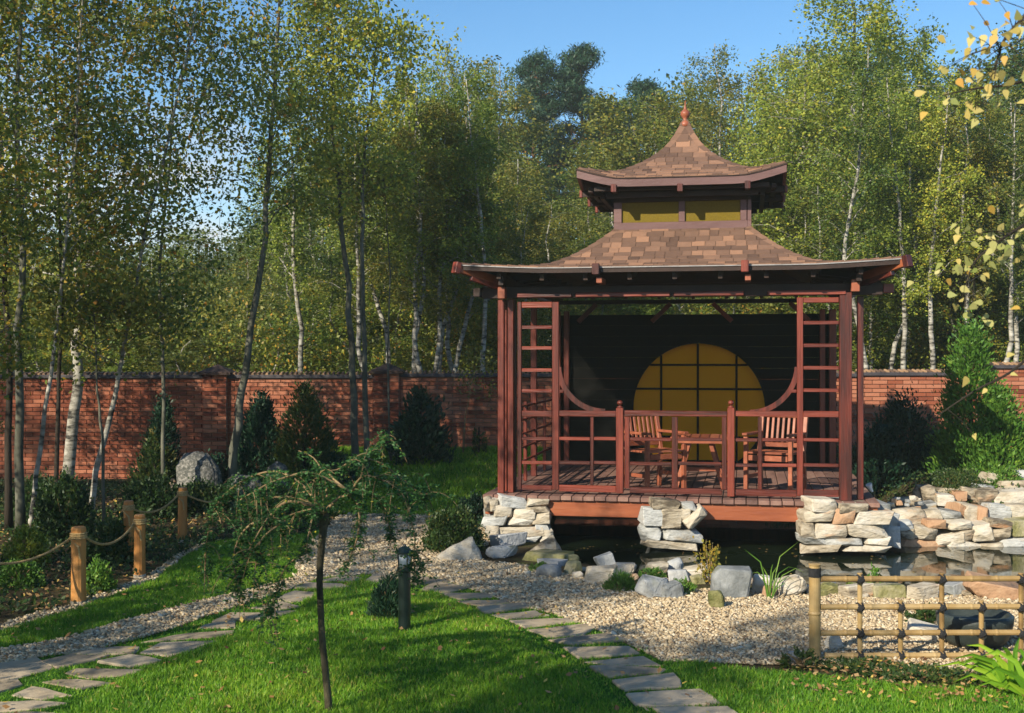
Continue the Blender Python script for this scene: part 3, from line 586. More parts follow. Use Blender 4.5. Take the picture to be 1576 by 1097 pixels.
def roof(P, R, A, parent, fas):
    """sheathing, soffit, fascia, drip edge, shingles; returns nothing"""
    for side in range(4):
        m = MB(); K = 16; rs = sorted({p[0] for p in P} | {R * .7, R * .92})
        vs = []; fs = []
        for dz in (-0.012, -0.05):
            for r in rs:
                for j in range(K + 1): vs.append(rpt(P, R, A, side, r, r * (-1 + 2 * j / K) * 0.9985, dz))
        nr = len(rs); off = nr * (K + 1)
        for i in range(nr - 1):
            for j in range(K):
                a = i * (K + 1) + j; fs += [(a, a + 1, a + K + 2, a + K + 1), (off + a, off + a + K + 1, off + a + K + 2, off + a + 1)]
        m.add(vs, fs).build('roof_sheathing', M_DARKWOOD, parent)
        fd = MB(); vs = []; fs = []
        for j in range(K + 1):
            t = R * (-1 + 2 * j / K)
            for rr, dz in ((R + .022, fas[0]), (R + .022, fas[1]), (R - .012, fas[1]), (R - .012, fas[0])):
                p = rpt(P, R, A, side, R, t, dz); q = p - Vector((PC, PC, 0)); s_ = rr / R
                vs.append(Vector((PC + q.x * s_, PC + q.y * s_, p.z)))
        for j in range(K):
            for k in range(4): fs.append((4 * j + k, 4 * j + (k + 1) % 4, 4 * j + 4 + (k + 1) % 4, 4 * j + 4 + k))
        fd.add(vs, fs).build('fascia', fas[2], parent)
        dp = MB(); vs = []; fs = []
        for j in range(K + 1):
            t = R * (-1 + 2 * j / K)
            for rr, dz in ((R + .032, fas[0] + 0.003), (R + .032, fas[0] + 0.014), (R - 0.02, fas[0] + 0.014)):
                p = rpt(P, R, A, side, R, t, dz); q = p - Vector((PC, PC, 0)); s_ = rr / R
                vs.append(Vector((PC + q.x * s_, PC + q.y * s_, p.z)))
        for j in range(K):
            for k in range(2): fs.append((3 * j + k, 3 * j + k + 1, 3 * j + 3 + k + 1, 3 * j + 3 + k))
        dp.add(vs, fs).build('drip_edge', fas[3], parent)
def shingles(P, R, A, parent, expo, rmin_part, rmax_part, seed, wid=(0.09, 0.2)):
    rnd = random.Random(seed)
    # arc length along the profile
    S = [(P[-1][0], 0.0)]; 
    for (r1, z1), (r0, z0) in zip(P[::-1][:-1], P[::-1][1:]): S.append((r0, S[-1][1] + math.hypot(r1 - r0, z1 - z0)))
    tot = S[-1][1]; sl = [s[1] for s in S]; rl = [s[0] for s in S]
    rows = int(tot / expo)
    rest = MB()
    for side in range(4):
        for i in range(rows + 1):
            s0 = i * expo - 0.01; s1 = min(tot, s0 + expo * 1.25)
            if s0 > tot - 0.02: break
            r0 = float(np.interp(s0, sl, rl)) + (0.012 if i == 0 else 0); r1 = float(np.interp(s1, sl, rl))
            tpos = -r0 - rnd.uniform(0, 0.05)
            while tpos < r0:
                w = rnd.uniform(*wid); ta, tb = max(tpos, -r0), min(tpos + w, r0); tpos += w
                if tb - ta < 0.012: continue
                drop = rnd.choice((0, 0, 0.012, 0.02)) if i else 0.0
                r0b = r0 + drop * 0.8; tone = min(1, max(0, rnd.choice((rnd.gauss(.33, .1), rnd.gauss(.5, .13), rnd.gauss(.8, .1)))))
                g = 0.0025; vs = []; thick = 0.010
                for rr, lo in ((r0b, 0.002), (r1, -0.010)):
                    k = rr / r0b
                    for tt in (ta + g, tb - g):
                        # hip shingles are cut along the hip
                        t2 = max(-rr, min(rr, tt))
                        for dz in (lo, lo + thick): vs.append(rpt(P, R, A, side, min(rr, R + .02), t2, dz))
                fs = [(0, 1, 3, 2), (1, 5, 7, 3), (0, 4, 5, 1), (2, 3, 7, 6), (4, 6, 7, 5)]
                if side == 0 and rmin_part <= r0 <= rmax_part:
                    c = sum(vs, Vector()) / 8; MB().add(vs, fs, tone).build('shingle', M_SHINGLE, parent, origin=c).location = c
                else: rest.add(vs, fs, tone)
    # hip cap shingles
    for side in range(4):
        for i in range(rows + 1):
            s0 = i * expo - 0.012; s1 = min(tot, s0 + expo * 1.2)
            if s0 > tot - 0.02: break
            r0 = float(np.interp(s0, sl, rl)); r1 = float(np.interp(s1, sl, rl)); tone = rnd.uniform(.2, .75)
            w = 0.055; vs = []
            for rr, up in ((r0, 0.020), (r1, 0.008)):
                a = rpt(P, R, A, side, rr, max(-rr, rr - w * 1.3), up - 0.006); b = rpt(P, R, A, side, rr, rr, up + .004); c = rpt(P, R, A, (side + 1) % 4, rr, min(rr, -rr + w * 1.3), up - 0.006)
                vs += [a, b, c]
            rest.add(vs + [v - Vector((0, 0, .012)) for v in vs[:3]], [(0, 1, 4, 3), (1, 2, 5, 4), (0, 6, 7, 1), (1, 7, 8, 2)], tone)
    o = rest.build('shingles', M_SHINGLE, parent); o['kind'] = 'stuff'
lower = bpy.data.objects.new('lower_roof', None); COL.objects.link(lower); lower.parent = pav
upper = bpy.data.objects.new('upper_roof', None); COL.objects.link(upper); upper.parent = pav
RL, RU = 2.225, 1.13
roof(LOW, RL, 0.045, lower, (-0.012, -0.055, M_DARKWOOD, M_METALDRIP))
shingles(LOW, RL, 0.045, lower, 0.105, 0.7, 1.52, 5, (0.10, 0.20))
roof(UPP, RU, 0.115, upper, (-0.014, -0.098, M_FASCIA, M_UNDER))
shingles(UPP, RU, 0.115, upper, 0.105, 0.0, 1.2, 6, (0.09, 0.19))
# rafters under the lower eave
for side in range(4):
    for k in range(-4, 5):
        t = k * 0.46
        a = rpt(LOW, RL, .045, side, RL - .06, t, -0.095); b = rpt(LOW, RL, .045, side, max(1.5, abs(t)), t, -0.095)
        if (a - b).length > 0.2: MB().bar(a, b, 0.045, 0.075).build('rafter', M_DARKWOOD, lower)
    # hip rafter with its stained end
    a = rpt(LOW, RL, .045, side, RL + 0.045, RL + 0.045, -0.035); b = rpt(LOW, RL, .045, side, 1.9, 1.9, -0.16)
    MB().bar(a, b, 0.06, 0.085, .004).build('hip_rafter', M_ORANGE, lower)
    d = (a - b).normalized(); MB().bar(a - d * .03, a + d * 0.03, 0.085, 0.12, .004).build('hip_block', M_WOOD, lower)
    a = rpt(LOW, RL, .045, side, RL - 0.08, RL - 0.08, -0.13); b = rpt(LOW, RL, .045, side, 1.85, 1.85, -0.23)
    MB().bar(a, b, 0.055, 0.075, .004).build('hip_rafter', M_WOOD, lower)
for px, y0, y1 in ((917, 404, 421), (1146.5, 399, 417)):
    v = -0.40; uu = pu(px, v); MB().box((uu, v - .0, (pz(y0, uu, v) + pz(y1, uu, v)) / 2), (0.075, 0.07, pz(y0, uu, v) - pz(y1, uu, v)), None, .005).build('bracket', M_WOOD, lower)
    MB().box((uu + .03, -0.20, pz(y1 + 10, uu, -.2)), (0.06, 0.34, 0.06), None, .005).build('bracket', M_CHAIR, lower)
# upper box with amber windows
hb = 0.755; zs, zt = 3.40, 3.86
box = bpy.data.objects.new('lantern_storey', None); COL.objects.link(box); box.parent = pav
for side in range(4):
    def sp(t, r, z): x, y = [(t, -r), (r, t), (-t, r), (-r, -t)][side]; return Vector((PC + x, PC + y, z))
    def sbar(t0, t1, z0, z1, dep, mat, name, r=hb):
        c = (sp(t0, r, z0) + sp(t1, r, z1)) / 2; e = abs(t1 - t0); sz = (e, dep, z1 - z0) if side in (0, 2) else (dep, e, z1 - z0)
        MB().box(c, sz, None, .003).build(name, mat, box)
    sbar(-hb - .02, hb - .022, zs, zs + 0.085, .045, M_FASCIA, 'sill'); sbar(-hb - .02, hb - .022, zs + .32, zt, .045, M_DARKWOOD, 'window_head')
    for t in (-hb, -0.035, hb - .10): sbar(t - (.02 if t == -hb else 0), t + 0.07, zs + .0855, zs + .3195, .043, M_FASCIA, 'mullion')
    for t0, t1 in ((-hb + .0505, -.0355), (.0355, hb - .1005)): sbar(t0, t1, zs + .086, zs + .319, .012, M_GLASSY, 'window_pane', hb - .012)
MB().box((PC, PC, zt + .01), (2 * hb - .05, 2 * hb - .05, 0.03)).build('ceiling_board', M_DARKWOOD, box)
# brackets and rafters under the upper eave
for side in range(4):
    for t in (-0.735, 0.0, 0.735):
        p = rpt(UPP, RU, .115, side, RU, t, -0.125); q = rpt(UPP, RU, .115, side, 0.6, t, 0); q.z = p.z + .01
        d = (p - q).normalized()
        MB().bar(q, p + d * 0.012, 0.055, 0.075, .004).build('rafter', M_DARKWOOD, upper)
        MB().bar(p + d * .0125, p + d * 0.045, 0.062, 0.085, .004).build('rafter_end', M_WOOD, upper)
    for rr, z in ((1.02, 3.845), (0.9, 3.78)):
        a = [(-rr, -rr), (rr, -rr), (rr, rr), (-rr, rr)][side]; b = [(-rr, -rr), (rr, -rr), (rr, rr), (-rr, rr)][(side + 1) % 4]
        sh = Vector((b[0] - a[0], b[1] - a[1], 0)).normalized() * 0.05
        MB().bar(Vector((PC + a[0], PC + a[1], z)) + sh * 1.0, Vector((PC + b[0], PC + b[1], z)) - sh, 0.05, 0.05).build('eave_purlin', M_DARKWOOD, upper)
# finial of the roof
zf = 4.755
MB().lathe((PC, PC, zf), [(0.075, -0.05), (0.062, 0.0), (0.03, 0.03), (0.024, 0.05), (0.045, 0.07), (0.058, 0.10), (0.055, 0.125), (0.036, 0.15), (0.016, 0.165), (0.02, 0.18), (0.01, 0.2), (0.004, 0.27)], 18).build('roof_finial', M_CHAIR, upper, smooth=True)

# ------------------------------------------------------------------ chairs and table in the pavilion
def pw(u, v, z): return P0 + Vector((CT * u + ST * v, -ST * u + CT * v, z))
def make_chair(label):
    t = empty('armchair', (0, 0, 0), label, 'chair', 'slatted wooden armchairs in the pavilion')
    def b(n, p0, p1, w, h): return MB().bar(p0, p1, w, h, .004).build(n, M_CHAIR, t)
    w = 0.25
    for s in (-1, 1):
        b('leg', (s * w, 0.22, 0), (s * w, 0.22, 0.60), .045, .045)
        b('leg', (s * w, -0.24, 0), (s * w, -0.20, 0.42), .045, .045)
        b('back_post', (s * w, -0.20, 0.421), (s * w, -0.30, 0.84), .045, .04)
        b('armrest', (s * w, -0.24, 0.625), (s * w, 0.27, 0.625), .06, .028)
        b('stretcher', (s * w, -0.19, 0.16), (s * w, 0.195, 0.16), .03, .04)
    b('apron', (-w + .03, 0.22, 0.37), (w - .03, 0.22, 0.37), .03, .06)
    for k in range(6): b('seat_slat', (-w - .02, -0.14 + .068 * k, 0.425), (w + .02, -0.14 + .068 * k, 0.425), .055, .022)
    b('back_rail', (-w + .025, -0.297, 0.82), (w - .025, -0.297, 0.82), .035, .06)
    b('back_rail', (-w + .025, -0.222, 0.49), (w - .025, -0.222, 0.49), .035, .05)
    for k in range(7): x = -0.18 + 0.06 * k; b('back_slat', (x, -0.228, 0.517), (x, -0.29, 0.787), .030, .016)
    return t
ch = make_chair('slatted wooden armchair left of the table behind the balustrade')
p = pw(pu(1006, 0.75), 0.75, DZ + .002); ch.location = p; ch.rotation_euler = (0, 0, math.radians(-150))
ch2 = copy_tree(ch); ch2['label'] = 'slatted wooden armchair right of the table near the right ladder lattice'
p = pw(pu(1193, 0.75), 0.75, DZ + .002); ch2.location = p; ch2.rotation_euler = (0, 0, math.radians(148))
tb = empty('garden_table', pw(pu(1078, 1.0), 1.0, DZ + .002), 'low wooden table between the two armchairs in the pavilion', 'table', rz=-math.radians(PR))
for k in range(6): MB().box((-0.27 + .108 * k, 0, 0.565), (0.1, 0.62, 0.025), None, .004).build('tabletop_board', M_CHAIR, tb)
for sx_ in (-1, 1):
    MB().box((0, sx_ * .27, 0.53), (0.58, 0.035, 0.044), None, .003).build('apron', M_CHAIR, tb)
    for sy_ in (-1, 1): MB().bar((sx_ * .26, sy_ * .22, 0), (sx_ * .12, sy_ * .22, 0.505), .05, .045, .003).build('leg', M_CHAIR, tb)
MB().box((0, 0, 0.2), (0.42, 0.04, 0.04), None, .003).build('stretcher', M_CHAIR, tb)

# ------------------------------------------------------------------ stones
def stone_mesh(sx, sy, sz, seed, box=3.5, n=22, mat=M_STONE, rough=0.05):
    """box high: split fieldstone; box about 2: rounded boulder; box 4 upward with small n: angular rock"""
    r = random.Random(seed * 7 + 1); bm = bmesh.new(); k = min(1, max(0, (box - 2) / 3))
    sk = [r.uniform(-.07, .07) for _ in range(4)]; pts = []
    for a in (-1, 1):
        for b in (-1, 1):
            for c in (-1, 1):
                q = r.uniform(.66, .97) if k > .3 else r.uniform(.5, .8)
                pts.append((a * .5 * q + sk[0] * c * k, b * .5 * q, c * .5 * min(1, q * r.uniform(.9, 1.1)) + sk[1] * a * k * .6))
    for i in range(n):
        d = Vector((r.gauss(0, 1), r.gauss(0, 1), r.gauss(0, 1))).normalized(); e = 2.0 + 1.5 * k
        q = (abs(d.x) ** e + abs(d.y) ** e + abs(d.z) ** e) ** (-1 / e) * r.uniform(0.86, 1.06)
        pts.append((d.x * q * .5, d.y * q * .5, d.z * q * .5))
    for p in pts: bm.verts.new((max(-.54, min(.54, p[0])) * sx, p[1] * sy, max(-.53, min(.53, p[2])) * sz))
    ret = bmesh.ops.convex_hull(bm, input=bm.verts[:])
    junk = [e for e in ret['geom_interior'] + ret['geom_unused'] if isinstance(e, bmesh.types.BMVert)]
    if junk: bmesh.ops.delete(bm, geom=list(set(junk)), context='VERTS')
    bmesh.ops.dissolve_limit(bm, angle_limit=math.radians(17), verts=bm.verts[:], edges=bm.edges[:])
    w = min(sx, sy, sz)
    bmesh.ops.bevel(bm, geom=bm.edges[:], offset=w * (.05 + .03 * (1 - k)), segments=2 if k < .3 else 1, affect='EDGES', clamp_overlap=True)
    bmesh.ops.triangulate(bm, faces=[f for f in bm.faces if len(f.verts) > 4])
    for v in bm.verts: v.co += v.co.normalized() * .09 * w * mnoise.noise(v.co * (2.2 / w) + Vector((seed, 0, 0)))
    me = bpy.data.meshes.new('stone'); bm.to_mesh(me); bm.free(); me.materials.append(mat)
    me.shade_smooth()
    if box > 2.3: me.set_sharp_from_angle(angle=math.radians(24))
    return me
SEED = [100]
def px_stone(parent, x0, x1, y0, y1, Y, dep, mat=M_STONE, box=5, tilt=0.0, grow=1.15):
    SEED[0] += 1
    if (x1 - x0) > 2.6 * (y1 - y0): grow = 1.04
    a = at(x0, y1, Y); b = at(x1, y0, Y); sx, sz = (b.x - a.x) * grow, (b.z - a.z) * grow
    c = (a + b) / 2; c.y += dep / 2
    o = link('stone', stone_mesh(sx, dep, sz, SEED[0], box, 26, mat), parent); o.location = c - (parent.location if parent else Vector()); o.rotation_euler = (0, tilt + random.Random(SEED[0]).uniform(-.07, .07), random.Random(SEED[0]).uniform(-.15, .15)); return o
pl = empty('stone_pier', at(796, 826, 12.55), 'dry stone pier under the left front corner of the pavilion', 'pier', 'dry stone piers carrying the pavilion')
for s in [(744, 757, 765, 788), (756, 769, 768, 787), (767, 810, 764, 782), (808, 844, 766, 779), (758, 789, 777, 796), (789, 822, 782, 798), (811, 847, 778, 788), (822, 848, 787, 805), (743, 781, 793, 809),
          (780, 824, 795, 811), (822, 843, 804, 814), (749, 769, 808, 826), (768, 847, 809, 827), (790, 833, 825, 838), (750, 792, 824, 842), (830, 850, 812, 836)]:
    px_stone(pl, *s, 12.6, 0.34, rnd.choice([M_STONE, M_STONE, M_PALEGREY, M_STONE]))
px_stone(pl, 752, 842, 772, 838, 12.8, 0.5, M_GREYROCK)
pc = empty('stone_pier', at(1036, 836, 12.15), 'narrow dry stone pier standing in the water under the middle of the pavilion', 'pier', 'dry stone piers carrying the pavilion')
for s in [(1002, 1049, 768, 785), (988, 1032, 781, 808), (1020, 1050, 784, 812), (1047, 1066, 781, 803), (1050, 1072, 773, 786), (987, 1019, 808, 832), (1016, 1083, 812, 834), (990, 1076, 832, 846)]:
    px_stone(pc, *s, 12.2, 0.34, rnd.choice([M_STONE, M_STONE, M_PALEGREY]))
px_stone(pc, 1054, 1090, 788, 806, 12.15, 0.28, M_STONE, tilt=-0.75, grow=1.25)
px_stone(pc, 996, 1066, 776, 842, 12.4, 0.5, M_GREYROCK)
pr = empty('stone_pier', at(1310, 838, 11.9), 'broad dry stone pier under the right front corner of the pavilion', 'pier', 'dry stone piers carrying the pavilion')
for i, s in enumerate([(1247, 1291, 767, 789), (1293, 1343, 774, 789), (1238, 1286, 785, 805), (1286, 1320, 783, 806), (1319, 1375, 786, 807), (1234, 1256, 802, 825), (1254, 1310, 805, 829), (1307, 1367, 805, 828),
          (1236, 1273, 823, 838), (1273, 1333, 827, 840), (1333, 1375, 825, 840), (1237, 1300, 838, 850), (1298, 1372, 838, 850)]):
    px_stone(pr, *s, 11.95, 0.36, M_RUST if i == 3 else rnd.choice([M_STONE, M_STONE, M_STONE, M_PALEGREY]))
for s in [(1364, 1384, 790, 812), (1362, 1386, 810, 842)]: px_stone(pr, *s, 12.25, 0.4, M_GREYROCK)
px_stone(pr, 1244, 1368, 774, 846, 12.15, 0.6, M_GREYROCK)
rw = empty('rock_wall', at(1480, 838, 12.6), 'sloping rockery wall of pale stones rising from the pond on the right', 'rock wall')
RWL = [(1378, 1430, 782, 806), (1382, 1407, 801, 816), (1388, 1413, 814, 831), (1408, 1447, 810, 831), (1430, 1458, 799, 813), (1428, 1454, 784, 799), (1450, 1481, 785, 800), (1460, 1501, 801, 816), (1473, 1489, 776, 800),
       (1486, 1512, 776, 805), (1509, 1526, 780, 804), (1523, 1560, 776, 801), (1556, 1592, 776, 800), (1525, 1562, 799, 813), (1475, 1500, 816, 834), (1500, 1530, 806, 832), (1541, 1590, 826, 849), (1514, 1550, 834, 850),
       (1444, 1490, 820, 838), (1560, 1600, 800, 828), (1526, 1560, 812, 834), (1410, 1450, 774, 785), (1425, 1446, 747, 774), (1446, 1474, 760, 778), (1472, 1489, 756, 771), (1484, 1506, 749, 768), (1491, 1535, 743, 757),
       (1505, 1537, 752, 776), (1532, 1590, 754, 777), (1541, 1590, 738, 755), (1523, 1544, 727, 745), (1565, 1600, 722, 742), (1385, 1425, 768, 784), (1380, 1460, 829, 846), (1455, 1530, 832, 848)]
for i, s in enumerate(RWL):
    ym = (s[2] + s[3]) / 2; Y = 12.62 + max(0, (805 - ym)) * 0.017
    mt = M_RUST if i in (4, 8, 10, 24, 33) else (M_PALEGREY if i % 5 == 1 else (M_MOSSROCK if i in (11, 19) else M_STONE))
    px_stone(rw, *s, Y, 0.38, mt, 4.5, rnd.uniform(-.12, .12), 1.16)
for a, b in ((1390, 1470), (1450, 1530), (1520, 1600)): px_stone(rw, a, b, 790, 850, 12.95, 0.6, M_GREYROCK); px_stone(rw, a + 30, b + 30, 752, 800, 13.5, 0.6, M_STONE)

def boulder(x0, x1, y0, y1, label, mat=M_GREYROCK, group=None, dep=None, box=2.6, name='boulder', base=0.0, n=20, tilt=0.0):
    SEED[0] += 1; g = gnd((x0 + x1) / 2, y1, base); Y = g.y; sx = (x1 - x0) / F * Y; sz = (y1 - y0) / F * Y
    dep = dep or max(sx * 0.75, 0.12); c = Vector((g.x, Y + dep * 0.35, base + sz * 0.42))
    o = link(name, stone_mesh(sx * 1.05, dep, sz * 1.22, SEED[0], box, n, mat), None, c); o.rotation_euler = (rnd.uniform(-.15, .15), tilt + rnd.uniform(-.22, .22), rnd.uniform(-.5, .5))
    return tag(o, label, 'rock', group)
def pointed(x0, x1, y0, y1, pk, label):
    g = gnd((x0 + x1) / 2, y1); Y = g.y; s = Y / F; w = (x1 - x0) * s; h = (y1 - y0) * s; k = (pk - (x0 + x1) / 2) * s; bm = bmesh.new()
    for p in [(-.5, 0, -.05), (-.42, .2, .18), (-.2, .05, .55), (-.1, .3, .62), (.5, 0, -.05), (.42, .2, .25), (.3, -.05, .45), (.3, .35, .5), (.5, .5, 0), (-.4, .55, 0), (0, -.22, -.05), (.25, -.18, .1), (-.3, -.15, .05)]: bm.verts.new((p[0] * w, p[1] * w * .8, p[2] * h))
    for q in (-.04, .03): bm.verts.new((k + q * w, .15 * w * (1 + q), h * (1.0 - abs(q))))
    ret = bmesh.ops.convex_hull(bm, input=bm.verts[:]); junk = [e for e in ret['geom_interior'] + ret['geom_unused'] if isinstance(e, bmesh.types.BMVert)]
    if junk: bmesh.ops.delete(bm, geom=list(set(junk)), context='VERTS')
    bmesh.ops.subdivide_edges(bm, edges=bm.edges[:], cuts=2, use_grid_fill=True); bmesh.ops.triangulate(bm, faces=bm.faces[:])
    for v in bm.verts: v.co += v.co.normalized() * .035 * w * mnoise.noise(v.co * 9)
    me = bpy.data.meshes.new('boulder'); bm.to_mesh(me); bm.free(); me.materials.append(M_STONE); tag(link('boulder', me, None, g), label, 'rock')
pointed(666, 742, 826, 861, 724, 'pointed boulder with a rust streak beside the low juniper left of the pavilion')
pointed(812, 868, 822, 852, 850, 'peaked grey slab at the water just right of the left pier')
BL = [
    (745, 798, 836, 858, 'low grey boulder in front of the left stone pier', M_GREYROCK, 2.6),
    (758, 812, 820, 840, 'dark grey boulder tucked against the foot of the left pier', M_GREYROCK, 3),
    (812, 884, 848, 863, 'flat mossy slab at the pond edge below the left pier', M_MOSSROCK, 5),
    (826, 870, 860, 870, 'thin flat grey slab above the smooth oval boulder', M_GREYROCK, 5),
    (824, 865, 867, 889, 'smooth oval blue grey boulder lying on the gravel', M_GREYROCK, 2.2),
    (880, 899, 879, 890, 'small white grey stone on the gravel right of the oval boulder', M_STONE, 2.5),
    (868, 898, 862, 884, 'small mossy boulder beside the oval grey boulder', M_MOSSROCK, 2.5),
    (916, 947, 852, 872, 'angular light grey stone poking up at the pond edge', M_GREYROCK, 4),
    (938, 982, 862, 884, 'rounded beige boulder at the pond edge left of the middle pier', M_STONE, 2.5),
    (900, 953, 872, 898, 'broad beige boulder behind the round grass cushion', M_STONE, 3),
    (1026, 1054, 857, 880, 'small egg shaped grey stone standing on the pond rocks', M_GREYROCK, 2.1),
    (992, 1034, 863, 884, 'beige rounded boulder under the egg shaped stone', M_STONE, 2.5),
    (976, 1034, 886, 921, 'faceted light grey boulder beside the green grass cushion', M_GREYROCK, 2.5),
    (1012, 1054, 893, 921, 'wedge of grey rock leaning on the faceted grey boulder', M_GREYROCK, 2.4),
    (1030, 1062, 875, 894, 'low grey stone behind the faceted boulder', M_GREYROCK, 3),
    (1052, 1094, 870, 892, 'flat topped grey brown rock under the small red leaved shrub', M_STONE, 3.5),
    (1098, 1158, 870, 920, 'big square light grey block by the pond with a leaf shadow on it', M_GREYROCK, 3.2),
    (1090, 1118, 906, 936, 'small mossy yellow green stone standing on the gravel', M_MOSSROCK, 2.4),
    (1158, 1186, 884, 912, 'beige stone behind the tall grass tuft', M_STONE, 3),
    (1192, 1246, 886, 917, 'rounded brown pink boulder left of the bamboo post', M_STONE, 2.4),
    (1216, 1243, 1002, 1018, 'flat grey stone at the foot of the bamboo post', M_GREYROCK, 4),
    (1270, 1302, 976, 1000, 'brown rounded rock behind the bottom of the bamboo fence', M_STONE, 2.6),
    (1262, 1296, 896, 914, 'mossy green stone just right of the bamboo post at the water', M_MOSSROCK, 2.5),
    (1296, 1346, 899, 920, 'pale pond edge stone behind the first bamboo fence bay', M_STONE, 3),
    (1345, 1402, 898, 921, 'mossy brown pond edge stone behind the second fence bay', M_MOSSROCK, 3),
    (1398, 1446, 898, 923, 'beige brown pond edge rock behind the middle of the fence', M_STONE, 3.5),
    (1452, 1502, 894, 912, 'thin bluish slab behind the fourth bay of the fence', M_GREYROCK, 5),
    (1498, 1590, 894, 922, 'long orange brown rock at the pond edge on the far right', M_RUST, 4),
    (1400, 1450, 962, 985, 'brown stone beside the dark basin behind the fence', M_STONE, 3),
    (1176, 1196, 902, 918, 'small flat pinkish stone at the foot of the grass tuft', M_RUST, 3),
]
for b in BL: boulder(*b[:4], b[4], b[5], box=b[6])
# boulders of the shaded bed on the left
def shade_rock(x0, x1, y0, yb, Y, label, seed):
    a, b = at(x0, yb, Y), at(x1, y0, Y); sx = b.x - a.x; zt = b.z; zb = h1((a.x + b.x) / 2, Y) - .05; sz = zt - zb
    o = link('boulder', stone_mesh(sx * 1.1, sx * .8, sz * 1.9, seed, 2.0, 40, M_SPECK), None, ((a.x + b.x) / 2, Y, zb + sz * .08)); tag(o, label, 'rock')
shade_rock(270, 345, 690, 740, 16.2, 'large speckled grey boulder in the shade before the brick wall', 901)
shade_rock(408, 448, 700, 740, 16.0, 'grey boulder in shade behind the weeping tree', 902)
shade_rock(346, 412, 724, 750, 15.6, 'flat grey rock between the two shaded boulders', 903)
# small stones along the pond edge
rnd = random.Random(77)
for k in range(46):
    t = k / 45; x = 850 + t * 720; y = np.interp(x, [850, 900, 950, 1000, 1080, 1160, 1260, 1400, 1570], [852, 874, 882, 890, 892, 900, 912, 914, 912]) + rnd.uniform(-4, 9)
    w = rnd.uniform(9, 24); boulder(x - w / 2, x + w / 2, y - w * rnd.uniform(.4, .75), y, {'M': 'small mossy', 'G': 'small grey', 'S': 'small beige'}[(cc := 'SSGM'[rnd.randrange(4)])] + ' edging stone on the pond bank ' + ('below the left pier' if x < 930 else 'before the middle pier' if x < 1100 else 'near the tall grass tuft' if x < 1250 else 'behind the bamboo fence'), {'M': M_MOSSROCK, 'G': M_GREYROCK, 'S': M_STONE}[cc], 'small stones edging the pond', name='edging_stone', n=14)
for k in range(16):
    x = rnd.uniform(1330, 1420); y = rnd.uniform(764, 780); Y = 13.0; w = rnd.uniform(5, 14)
    c = at(x, y, Y); SEED[0] += 1; s = w / F * Y
    tag(link('cobble', stone_mesh(s, s, s * .7, SEED[0], 2.4, 12, rnd.choice([M_STONE, M_RUST, M_GREYROCK])), None, (c.x, Y, max(c.z, h1(c.x, Y) + s * .2))), 'small cobble on the bank between the pavilion and the rockery', 'stone', 'cobbles on the right bank')

# dark stone basin behind the bamboo fence
bs = empty('stone_basin', gnd(1500, 992), 'round dark wet stone water basin behind the bamboo fence', 'basin')
g = bs.location
MB().lathe((0, 0, 0), [(0.16, 0.0), (0.215, 0.06), (0.245, 0.16), (0.25, 0.21), (0.235, 0.225), (0.21, 0.22), (0.195, 0.17)], 26).build('bowl', M_BASIN, bs, smooth=True)
MB().lathe((0, 0, 0.165), [(0.2, 0.0), (0.2, 0.004)], 26).build('water', M_WATER, bs)

# ------------------------------------------------------------------ brick wall
WY = 19.2
wall = empty('brick_wall', (0, WY, 0), 'long red brick garden wall with piers and dark coping in front of the wood', 'wall')
def wx(px): return (px - CX) / F * WY
sections = [(-9.6, wx(316), -0.05, 1.60, True), (wx(350), wx(577), -0.05, 1.60, False), (wx(614), wx(1318), 0.0, 1.62, False), (wx(1318), wx(1508), 0.1, 1.64, False), (wx(1508), 10.6, 0.1, 1.755, False)]
BLN, BHT = 0.245, 0.066
bmes = [MB().box((0, 0, 0), (BLN - 0.012, 0.03, BHT - 0.011), None, 0.0).mesh('brick', M_BRICK) for _ in range(1)]
halfm = MB().box((0, 0, 0), (BLN / 2 - 0.012, 0.03, BHT - 0.011), None, 0.0).mesh('half_brick', M_BRICK)
rest = MB(); rnd = random.Random(9); nparts = 0
def brick(x, z, w, d, part):
    global nparts
    yy = WY - 0.015 - rnd.uniform(0, .004) + d
    if part and nparts < 298:
        nparts += 1; o = link('brick', bmes[0] if w > .15 else halfm, wall, (x, yy - WY, z))
    else: rest.box((x, yy - WY, z), (w - 0.012, 0.03, BHT - 0.011), None, 0, min(1, max(0, rnd.gauss(.5, .25))))
for (x0, x1, z0, z1, part) in sections:
    MB().box(((x0 + x1) / 2, 0.125 + .004, (z0 + z1) / 2 - .1), (x1 - x0, 0.25, z1 - z0 + .2)).build('masonry_core', M_MORTAR, wall)
    MB().box(((x0 + x1) / 2, 0.11, z1 + 0.03), (x1 - x0 - .004, 0.36, 0.058), None, .008).build('coping', M_COPING, wall)
    tl = MB(); xx = x0 + .04
    while xx < x1 - .04:
        tl.tube([(xx, -0.06, z1 + 0.066), (xx, 0.12, z1 + 0.09)], 0.024, 6, tone=rnd.random()); xx += 0.075
    o = tl.build('coping_tiles', M_TILE, wall); o['kind'] = 'stuff'
    row = 0; z = z1 - BHT / 2
    while z > z0:
        x = x0 + (0 if row % 2 else BLN / 2); 
        if row % 2 == 0: brick(x0 + BLN / 4, z, BLN / 2, 0, part and x0 + .1 > wx(-20))
        while x + BLN <= x1 + .01:
            brick(x + BLN / 2, z, BLN, 0, part and x + BLN > wx(-10)); x += BLN
        if x1 - x > 0.05: brick((x + x1) / 2, z, x1 - x, 0, False)
        z -= BHT; row += 1
